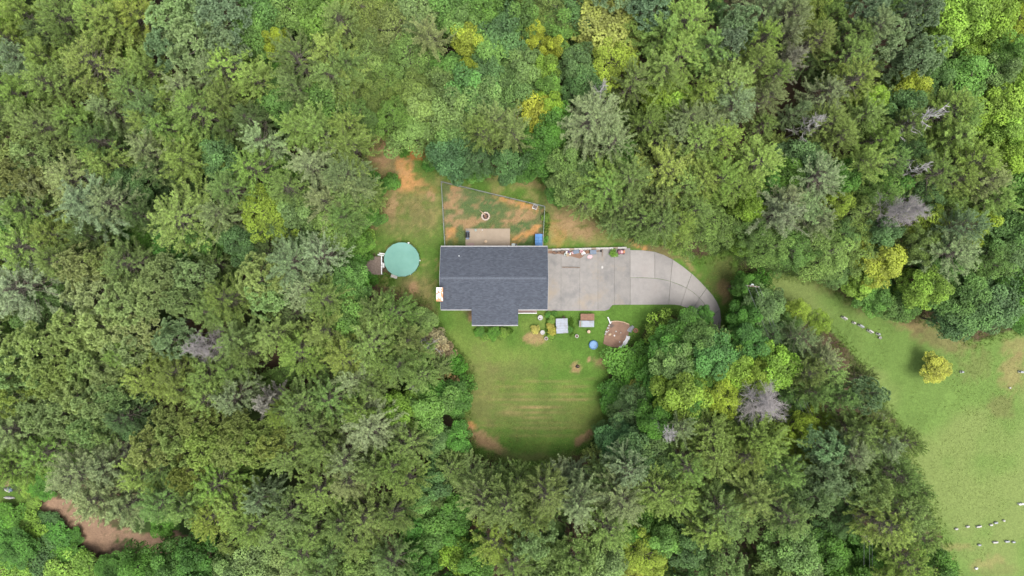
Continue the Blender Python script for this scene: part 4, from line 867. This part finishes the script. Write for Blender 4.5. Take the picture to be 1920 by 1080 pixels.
ORD = 'closest|second closest|third closest|fourth closest|fifth closest|sixth closest|seventh closest|eighth closest|ninth closest|tenth closest|eleventh closest|twelfth closest|thirteenth closest|fourteenth closest|fifteenth closest|sixteenth closest'.split('|')
ALLT = []
def label_all():
    D = {}
    for t, key, low, x, y in ALLT: D.setdefault((key, low), []).append((t, x, y))
    for (key, low), L in D.items():
        A = np.array([(x, y) for _, x, y in L], float); dist = np.hypot(A[:, None, 0]-LANDXY[None, :, 0], A[:, None, 1]-LANDXY[None, :, 1])
        rank = dist.argsort(0).argsort(0)                      # for each landmark, which tree of this kind is the nearest to it, the next, ...
        for i, (t, x, y) in enumerate(L):
            k = int(np.argmin(rank[i]*60+dist[i])); w_ = ('low ' if low else '')+WORD[key]
            t['label'] = f'{w_}, {ORD[rank[i, k]]} such to {LAND[k][0]}' if rank[i, k] < 16 else f'{w_} deep in the wood around {LAND[int(np.argmin(dist[i]))][0]}'
            t['group'] = w_+'s in the wood'
count = {}
def tree(px, py, rpx, key, h=None, low=False, label=None, big=None):
    """px, py, rpx: crown centre and radius as seen in the photo; its distance follows from the crown's height"""
    kd = key[0]; pk = 'r' if kd == 'p' and random.random() < (.8 if px > 1040 or py > 470 else .35) else kd; pr = PROTO[pk][count.get(pk, 0) % len(PROTO[pk])]; count[pk] = count.get(pk, 0)+1
    h = (h or HGT[kd])*random.uniform(.93, 1.07); zc = h*(.80 if kd in 'pqo' else .74 if kd != 'b' else .5)
    q = P(px, py, zc); r = rpx*S*(CAM_H-zc)/CAM_H
    if label is None:
        label = OWN.get((px, py)); group = None
    else: group = None
    t = bpy.data.objects.new(NAME[kd], None); t.location = (q.x, q.y, 0); t.rotation_euler = (random.gauss(0, .025), random.gauss(0, .025), random.uniform(0, 6.28))
    s = r*(1.0 if px > 1280 and py < 350 else 1.08)/pr['R']; t.scale = (s, s*random.uniform(.92, 1.08), h/pr['H']); t.empty_display_size = .5
    tag(link(t), label, {'b': 'shrub'}.get(kd, 'tree'), group)
    c = bpy.data.objects.new('branches' if kd in 'gs' else 'crown', pr['crown']); link(c, t)
    if kd in 'gs': c['kind'] = 'stuff'
    j = random.gauss(1, .09); jr = random.gauss(1, .06); pc = PAL[key]; c.color = (pc[0]*j*jr, pc[1]*j, pc[2]*j*random.gauss(1, .1), 1)
    link(bpy.data.objects.new('trunk', pr['trunk']), t)
    if label is None: ALLT.append((t, key, low, q.x/S+960, 540-q.y/S))
    return t
TREES = """
8 40 26 dl|60 22 45 py|125 30 52 py|188 18 45 py|228 45 52 py|262 28 40 py|228 6 22 dl|150 72 38 pd|88 66 34 pd|20 75 34 po
330 32 62 os|410 30 60 os|362 84 62 os|425 80 40 os|300 80 40 os|490 25 48 dg|545 28 42 ds|600 22 50 dg|470 75 38 dg|522 85 30 dy|560 105 55 po|612 96 58 py|620 145 52 po
45 118 48 qg|98 115 45 py|185 125 60 py|288 130 48 py|250 168 44 po|138 152 42 po|40 178 54 po|86 152 40 py|350 165 46 qg|432 132 54 py|398 142 42 pg|480 152 50 py
300 205 52 po|366 208 52 py|422 190 46 po|200 208 44 pg|140 215 44 py|92 248 44 po|136 243 46 po|22 225 40 pd|68 225 40 py|270 218 44 py|322 232 48 py|330 180 40 py
15 265 36 oc|25 325 42 oc|20 375 40 oc|55 295 34 oc|268 275 52 qg|352 300 54 py|405 300 40 dd|500 268 50 qg|470 318 46 py|590 308 58 pg|602 248 58 py|552 235 40 py|645 262 50 py|560 175 44 po|520 195 38 dg|605 190 44 dg|460 220 36 pd|430 250 34 pd
130 330 58 pg|80 345 46 pg|210 312 46 py|185 262 36 pd|165 290 38 po|290 320 36 pd|150 372 66 pg|208 384 44 pg|100 440 52 py|40 462 54 py|62 402 40 py|20 430 38 dg|240 345 36 dd
320 408 60 py|410 398 46 qg|495 402 50 fl|556 392 40 ds|622 425 40 ds|605 375 44 pg|650 345 44 pg|545 350 40 po|430 350 40 po|265 400 36 pd|375 450 40 dG|330 460 36 dG|450 450 38 dd|170 440 40 pd
35 540 62 pg|240 490 48 po|300 510 42 oc|150 500 42 oc|192 490 36 oc|360 522 42 ol|340 562 36 ol|480 522 46 oc|500 560 42 oc|165 562 56 oc|240 572 52 oc|284 548 46 oc|262 612 50 oc|190 622 52 oc|140 622 46 oc|232 652 44 oc|330 632 40 os|110 480 38 po|95 560 36 dd
60 660 60 ol|102 700 56 ol|30 692 46 ol|162 692 50 ol|212 702 46 ol|250 668 34 py|60 610 34 dd|552 492 56 pg|605 468 46 pg|580 545 46 pg|400 582 56 po|442 622 50 po|426 556 42 po|522 622 50 py|602 622 54 py|562 655 46 py|600 570 42 po|645 535 40 dg|650 590 44 dg
282 702 50 py|386 702 50 py|322 690 36 po|440 700 36 po|470 670 34 po|30 742 46 oy|66 775 44 ol|122 742 46 ol|182 752 46 ol|112 784 46 ol|212 735 40 ol|5 720 40 ol|160 800 40 ol
50 802 52 pg|92 852 50 py|30 852 44 py|182 812 52 po|202 872 50 pg|150 892 58 pg|40 885 40 py|342 740 46 py|402 745 46 py|442 740 40 pg|298 722 42 py|500 755 34 qt|524 782 30 py|562 752 46 po|622 752 52 po|582 795 40 po|240 770 34 pd|255 800 34 dd
330 822 46 oy|290 848 42 oy|380 832 46 oy|424 842 46 oy|482 822 46 oy|450 800 36 oy|352 892 38 oy|372 795 36 oy|510 835 36 oy|310 790 36 oy|542 855 50 po|582 852 34 po|612 822 42 po|270 890 48 py|240 950 58 pg|302 930 46 po|402 900 52 py|352 945 48 py|442 940 48 py|484 930 40 pg|540 955 48 po|606 920 48 py|480 975 44 py|522 1002 46 py|592 992 50 py|402 972 42 py|640 975 40 po|200 930 44 pg|310 880 36 po
300 1062 42 dG|250 1055 34 dG|362 1055 40 dG|480 1040 46 ds|540 1065 42 ds|562 1022 46 po|622 1032 44 po|430 1070 40 ds|600 1068 36 po
680 25 48 fo|740 62 62 fo|690 112 58 fo|762 112 52 fo|722 152 48 fo|785 20 48 ds|662 182 48 fo|772 162 42 fo|812 72 42 qg|866 48 40 ds|850 12 44 dg|902 20 40 dg|880 80 34 dy|922 98 46 dg|955 62 50 dd|1000 12 40 fo|985 38 36 dg|1040 25 42 fo|1000 68 26 dy|1040 82 24 dy|1042 52 38 dg|878 132 22 dy|910 135 36 dd|980 122 48 ds|1025 130 30 dl|972 172 44 dd|1028 162 28 dg|1002 212 40 dy|1025 195 30 dl
870 172 50 dg|835 140 44 dg|820 160 36 ds|910 190 44 ds|790 190 44 ds|850 218 46 ds|732 222 40 fg|770 242 40 ds|855 258 40 ds|685 215 40 fg|848 292 38 dd|930 228 48 qo|962 258 44 qo|1012 262 38 dG|1042 232 36 dG|905 255 36 po|952 308 34 dd|1005 298 32 dG|890 290 34 fd|715 185 36 fo|650 130 36 po|640 40 36 po|655 230 40 py
1135 42 64 dt|1150 115 50 fl|1105 150 42 fd|1085 120 40 dd|1212 12 42 os|1075 170 34 fd|1118 222 62 pg|1140 260 46 pg|1185 152 46 qo|1250 55 54 py|1272 102 54 py|1232 132 48 py|1262 200 44 dl|1240 172 36 fl|1200 240 34 po|1262 262 42 pg|1060 300 34 ds|1068 345 36 ds|1092 322 30 ds|1130 342 50 py|1180 332 48 po|1165 290 36 dG|1225 265 36 po|1190 60 38 fo|1230 10 36 dd|1060 20 34 dd
1300 40 54 py|1332 90 54 py|1386 42 44 os|1370 75 36 os|1440 20 44 pg|1484 20 42 pg|1524 18 38 fo|1490 62 36 pg|1440 72 40 py|1475 106 34 qt|1425 122 36 py|1452 142 34 py|1535 66 36 py|1602 72 40 py|1592 112 44 py|1622 52 36 pg|1604 152 48 py|1660 68 42 os|1722 102 46 os|1632 22 42 os|1722 18 46 os|1560 25 36 fo|1800 42 60 dl|1862 22 48 dl|1852 72 44 dl|1902 40 40 fl|1890 95 38 dg|1812 142 48 dg|1862 132 42 ds|1872 200 52 dl|1910 150 40 dl|1885 245 46 dl|1795 205 46 py|1765 140 36 dd
1360 152 54 py|1320 172 46 py|1372 200 48 pg|1322 242 56 pg|1296 212 42 pg|1430 182 36 pg|1352 262 48 py|1292 262 56 py|1416 290 50 py|1550 180 42 pg|1485 215 26 pg|1500 300 48 dd|1470 330 36 dG|1560 232 44 po|1622 222 46 py|1645 262 44 py|1630 190 34 dl|1690 192 38 dd|1568 262 40 po|1622 302 46 py|1712 170 34 dy|1770 205 50 py|1790 252 50 py|1690 240 36 po|1745 332 48 py|1832 302 54 py|1852 342 48 pg|1700 292 36 fd|1362 332 52 py|1310 335 46 py|1430 342 38 dG|1530 342 58 pg|1480 372 46 qg|1580 330 36 dG|1660 310 36 po|1900 300 44 dl|1905 350 40 dg|1790 330 40 py|1680 340 40 dG
1250 322 58 py|1140 355 44 py|1170 378 40 po|1230 372 52 po|1282 352 46 py|1372 345 50 py|1240 402 40 po|1205 412 36 po|1272 408 34 py|1300 392 34 po|1338 412 56 fg 11|1412 382 32 dl|1398 462 22 dl 7|1450 400 52 qg|1500 392 56 qg|1532 422 42 qg|1570 382 30 fl|1440 462 42 fg|1482 470 44 fg|1540 472 52 fo|1612 402 48 fo|1568 505 34 fg 9|1602 462 44 fo|1652 490 46 dy|1620 525 32 dl 9|1740 420 46 fl|1720 455 36 fo|1832 415 32 dy|1782 472 56 pg|1732 542 36 dl|1702 562 34 dG 8|1762 505 38 dg|1865 372 46 py|1890 432 44 dd|1885 482 40 dd|1832 580 50 dd|1872 560 48 dd|1800 555 44 dd|1792 600 36 dd 9|1905 545 42 dG|1642 552 32 dg 8|1680 575 30 dg 7|1850 490 40 fg|1645 435 34 dd|1780 390 40 fo|1570 440 36 fg|1420 430 34 fg|1650 370 40 fg|1740 370 36 fd|1800 430 36 pg
1400 592 30 dG 9|1392 640 28 dG 9|1442 572 36 dd 9|1500 585 24 fl 6|1540 605 22 fl 6|1505 632 34 qg 12|1545 662 36 qg 12|1562 692 36 py 13|1520 702 36 po 14|1480 612 24 fg 7|1440 625 32 fd 9|1470 660 32 fd 10|1425 530 22 bG 4|1400 530 20 dG 6|1412 545 18 dG 7|1392 540 16 dG 8|1395 555 22 bG 4|1580 740 38 po 13|1540 740 36 po 14
1292 612 36 dG 9|1240 622 30 bl 5|1262 655 38 dG 9|1222 672 36 bG 5|1182 690 40 bG 3.5|1172 730 40 bG 3.5|1205 700 36 bG 5|1150 745 30 bG 3|1270 680 40 ds 11|1340 672 50 dc 12|1312 640 34 dc 10|1412 642 36 dc 11|1382 700 40 dl 12|1462 690 40 dl 13|1415 705 34 dl 13|1270 752 46 dl 13|1352 742 44 fl 13|1202 762 42 fd 9|1200 728 20 by 7|1330 800 42 py|1412 812 46 py|1502 800 34 fl|1310 710 36 dG 11|1230 720 34 dG 9|1165 780 30 fd 5|1318 594 20 dG 5|1345 630 26 qo 8|1365 660 30 dG 9|1300 760 34 dG 11
1435 832 48 py|1342 862 54 py|1290 872 44 py|1462 882 40 py|1512 862 26 fl|1400 862 36 py|1545 842 44 os|1562 902 52 os|1522 932 44 os|1612 908 42 ol|1642 922 38 ol|1592 860 36 pg|1600 802 44 po|1630 742 32 os|1662 832 42 qg|1642 800 38 po|1690 890 40 po|1692 962 46 po|1662 1002 46 py|1722 1005 36 po|1702 1045 42 py|1640 1042 36 dG 9|1555 1042 40 dG 9|1482 1022 48 ds|1432 952 52 po|1362 952 52 po|1332 1002 46 py|1262 932 46 py|1372 1052 42 ol|1290 1022 38 dd|1240 1002 34 dg|1500 1062 36 ds|1752 1062 36 dG 10|1580 980 34 fd 8|1480 970 44 po|1270 800 36 qg|1230 840 34 dd|1250 870 34 dd|1700 830 30 po 12|1715 920 32 po 13|1600 1050 34 bG 5|1595 940 30 fd 9
670 762 42 po|702 735 40 po|690 802 54 pg|650 862 48 pg|755 765 34 dl 11|800 772 44 dc 10|846 750 32 dG 7|760 832 44 po|702 882 48 po|762 890 40 po|662 905 42 pg|740 880 42 po|812 822 34 dd 8|690 970 48 po|660 1005 42 po|732 955 40 po|782 935 34 dg 9|812 900 36 dd 9|850 876 38 po 9|770 1000 36 dG 9|838 852 26 fd 4|810 1000 40 dc 10|850 960 34 dG 8
885 890 42 po 8|902 932 48 po|970 914 44 po 9|952 962 48 po|1042 896 38 qg 8|1082 896 38 qg 8|1080 942 52 pg|1022 932 44 po|1152 932 52 pg|1142 898 38 po 11|1190 872 42 pg|1232 930 48 py|920 1012 48 py|990 1002 44 ol|1000 965 36 po|962 1042 44 po|1022 1062 44 ds|1082 1042 42 ol|1132 1055 40 ds|1130 985 44 py|882 1052 40 dG|850 1050 34 dl 10|790 1052 36 dG|702 1060 42 ds|662 1062 40 ds|850 1005 36 dG 9|740 1045 40 po|1212 1040 46 fl|1165 828 40 dd 8|1195 845 40 dd 12|1222 790 36 dG|1138 815 26 fd 4|1180 1000 38 dG 9|1115 868 26 po 6|930 896 30 po 7|1010 898 28 po 7
650 382 44 po|690 405 26 dG 6|660 455 30 dG 8|648 425 40 po|702 572 42 po 13|735 590 40 po 12|692 640 58 po|722 682 44 po|650 672 46 py|662 712 44 pg|785 600 28 ds 6|752 640 40 po 13|742 692 40 po|812 640 26 bt 5|832 660 22 bt 4|822 690 26 qo 7|835 722 22 bo 5|848 686 24 bG 4|866 722 20 bG 4|862 748 22 bG 4|672 480 18 dG 5|684 479 11 bG 3|683 519 12 bG 3|700 524 9 bG 2|655 540 30 dG 9|660 330 46 pg|685 365 34 po 9|630 340 42 pg|655 500 26 dG 8|780 660 34 po 11|790 700 34 po 11|812 745 30 dG 8|700 590 36 po 13
733 342 16 bG 2|804 310 12 bG 2|758 285 10 bG 1.6|895 310 28 dG 7|830 290 30 dd 9|870 310 22 bG 4|700 345 24 bG 4|690 385 22 bG 4|680 450 22 bl 4|975 320 24 dG 6|1040 345 26 dG 7|1050 375 14 bG 3|1100 385 30 po 10|1150 415 30 po 9|1200 440 24 po 8|900 622 10 bG 1.0|925 624 11 bG 1.1|945 623 9 bl 1.0|910 632 7 bl .8|1003 617 8 by 1.0|1035 600 7 bl .8|1031 612 7 by .8|1036 622 7 by .8|1033 632 6 bl .6|1068 618 6 bG .6|1028 590 6 bG .7|1150 475 7 bl .9|1024 408 8 bl 1|1022 450 6 bG .8|940 632 6 bl .7|1040 588 5 bG .6
20 970 30 bG 2|60 1000 32 bl 2|110 1010 30 bG 2|30 1030 34 dG 4.4|80 1045 34 bd 2.4|130 1040 28 bG 2.2|120 1075 34 bl 3|170 1065 34 bl 3.4|30 1075 32 bl 2.4|70 910 18 bG 1.6|85 925 14 bG 1.4|60 945 18 bl 1.2|10 1000 30 bG 2|40 985 22 bl 1.4|215 1070 36 dG 4|95 980 20 bd 1.4|140 1005 16 bG 1.4|55 925 14 bl 1|80 900 16 bG 1.6|100 895 14 bG 1.6|45 905 14 bl 1
1600 1000 26 bG 3|1570 1060 26 bG 3|1610 1060 26 bG 3|1650 1065 26 bG 4|1540 1005 28 fd 6|1385 610 16 bG 3|1400 570 18 bG 4|1380 585 14 bG 3
"""
LISTED = []
for chunk in TREES.replace('\n', '|').split('|'):
    c = chunk.split()
    if len(c) < 4: continue
    x, y, r, key = float(c[0]), float(c[1]), float(c[2]), c[3]; h = float(c[4]) if len(c) > 4 else None
    LISTED.append((x, y, r, key)); tree(x, y, r, key, h)
for x, y, r, key, h, lb in ((395, 655, 38, 'gg', 17.5, 'dead silver-grey tree among oaks and pines past the pool'), (1690, 404, 42, 'gg', 17, 'dead silver tree with dense fan of twigs above the field'), (1432, 756, 52, 'gg', 17, 'large dead lilac-grey tree between lawn and power line'),
        (1722, 224, 38, 'ss', 18, 'bleached white bare snag among the pines above the field'), (1255, 806, 32, 'ss', 16, 'bare pale-topped dying pine near the lawn thicket'), (800, 655, 28, 'ss', 8, 'bleached dead shrub branches at the lawn edge near the porch'), (780, 722, 24, 'ss', 8, 'pinkish dead branches beside the lime green tree'),
        (1212, 414, 18, 'gg', 12, 'small dead grey branch top behind the driveway wall'), (1715, 325, 36, 'ss', 16, 'bare forked dead trunk below the white snag'), (1490, 655, 34, 'ss', 7, 'white dead branches under the power line'), (1130, 165, 26, 'ss', 16.5, 'leaning bleached trunk beside the orange tinged maple'),
        (1515, 235, 36, 'ss', 15.5, 'bare brown leaning trunk in the dark gap of the pine wood'), (240, 845, 30, 'gg', 10, 'dark bare branches in a gap near the dirt track'), (1757, 690, 26, 'dz', 3.6, 'rounded golden yellow tree alone in the graveyard field')):
    LISTED.append((x, y, r, key)); tree(x, y, r, key, h, label=lb)
# fill: lower trees in the gaps and trees just past the frame, each like its nearest listed neighbour
LP = np.array([(a, b, c) for a, b, c, _ in LISTED]); keys = [k for *_, k in LISTED]; keep = np.array([k[0] not in 'gsb' and k not in ('dy', 'dt', 'qt') for k in keys])
cl = [YARD, FIELD, TRACK]
def free(x, y, m):
    for a in range(8):
        xx = np.array([x+m*math.cos(a*.785)]); yy = np.array([y+m*math.sin(a*.785)])
        for pl_ in cl:
            if inpoly(xx, yy, pl_)[0]: return False
    return not any(inpoly(np.array([x]), np.array([y]), pl_)[0] for pl_ in cl)
placed = [tuple(p) for p in LP]; fr_ = random.Random(5)
nf = no_ = 0
for _ in range(9000):
    x, y = fr_.uniform(-170, 2090), fr_.uniform(-150, 1230); inside = -10 < x < 1930 and -10 < y < 1090
    r = fr_.uniform(26, 36) if inside else fr_.uniform(44, 58)
    A = np.array(placed); dd = np.hypot(A[:, 0]-x, A[:, 1]-y)
    if (dd < (A[:, 2]*.62+r*.45 if inside else A[:, 2]*.75+r*.55)).any(): continue
    if not free(x, y, r*.55 if inside else r*.9): continue
    if x < 160 and y > 890: continue
    if 1435 < x < 1545 and 130 < y < 275: continue
    if x < 100 and y > 880: continue
    kk = int(np.argmin(np.where(keep, np.hypot(LP[:, 0]-x, LP[:, 1]-y), 1e9))); key = keys[kk]
    if inside:
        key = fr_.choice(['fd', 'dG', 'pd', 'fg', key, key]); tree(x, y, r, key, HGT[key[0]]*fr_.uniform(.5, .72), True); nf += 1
    else: tree(x, y, r, key); no_ += 1
    placed.append((x, y, r))
label_all()
print('tris', sum(len(m.polygons) for m in bpy.data.meshes)*1.0)
print('trees', len(LISTED), 'fill', nf, 'outside', no_)
# rough grass and weeds along the edges of the clearings (uncountable)
def weeds(name, label, pts_px, dens, hgt, colr, seed):
    g = np.random.default_rng(seed); xy = []
    for (x, y, rx, ry, n) in pts_px:
        a = g.uniform(0, 6.283, int(n*dens)); rr = np.sqrt(g.random(int(n*dens))); xy.append(np.stack([x+rx*rr*np.cos(a), y+ry*rr*np.sin(a)], 1))
    xy = np.concatenate(xy); n = len(xy); c = np.stack([(xy[:, 0]-960)*S, (540-xy[:, 1])*S, np.full(n, -.04)], 1)
    rep = 5; c = np.repeat(c, rep, 0)+g.normal(0, .05, (n*rep, 3))*np.array([1, 1, .1]); d = g.normal(0, .5, (n*rep, 3)); d[:, 2] = 1
    me = tri_mesh(name, [needle_tris(c, d, g.uniform(.5, 1.2, n*rep)*hgt, g.uniform(.03, .06, n*rep), g.random(n*rep), g)], M['leaf'])
    o = link(bpy.data.objects.new(name, me)); o.color = (*colr, 1); tag(o, label, 'grass', kind='stuff')
edge = []
for poly, st in ((YARD, 16), (FIELD[:1]+FIELD[:7], 18), (FIELD[10:], 18)):
    for (x0, y0), (x1, y1) in zip(poly, poly[1:]):
        L = math.hypot(x1-x0, y1-y0)
        for k in range(max(1, int(L/st))): t_ = k/max(1, int(L/st)); edge.append((x0+(x1-x0)*t_, y0+(y1-y0)*t_, 16, 16, 26))
weeds('tall_grass', 'tall rough grass fringing the clearings under the trees', edge, 2.0, .32, (.125, .19, .042), 1)
weeds('weeds', 'weedy tufts in the planted bed below the porch walk', [(1033, 612, 10, 24, 500), (1070, 612, 6, 18, 160), (925, 620, 38, 8, 500), (1024, 420, 6, 25, 120), (735, 342, 18, 16, 120), (715, 520, 30, 10, 160)], 1.5, .4, (.10, .19, .03), 2)
weeds('dry_grass', 'short dry tufts scattered over the worn yard', [(760, 340, 60, 60, 700), (760, 420, 60, 60, 600), (925, 405, 90, 50, 900), (1090, 425, 70, 25, 600), (1000, 780, 120, 70, 1200), (1350, 520, 25, 40, 250), (800, 560, 25, 50, 300)], 1.0, .09, (.19, .18, .055), 3)
weeds('field_grass', 'short grass of the graveyard field', [(1800, 850, 110, 220, 3500), (1620, 640, 60, 70, 900), (1850, 700, 70, 90, 900), (1560, 570, 90, 30, 500)], 1.0, .08, (.15, .19, .05), 4)
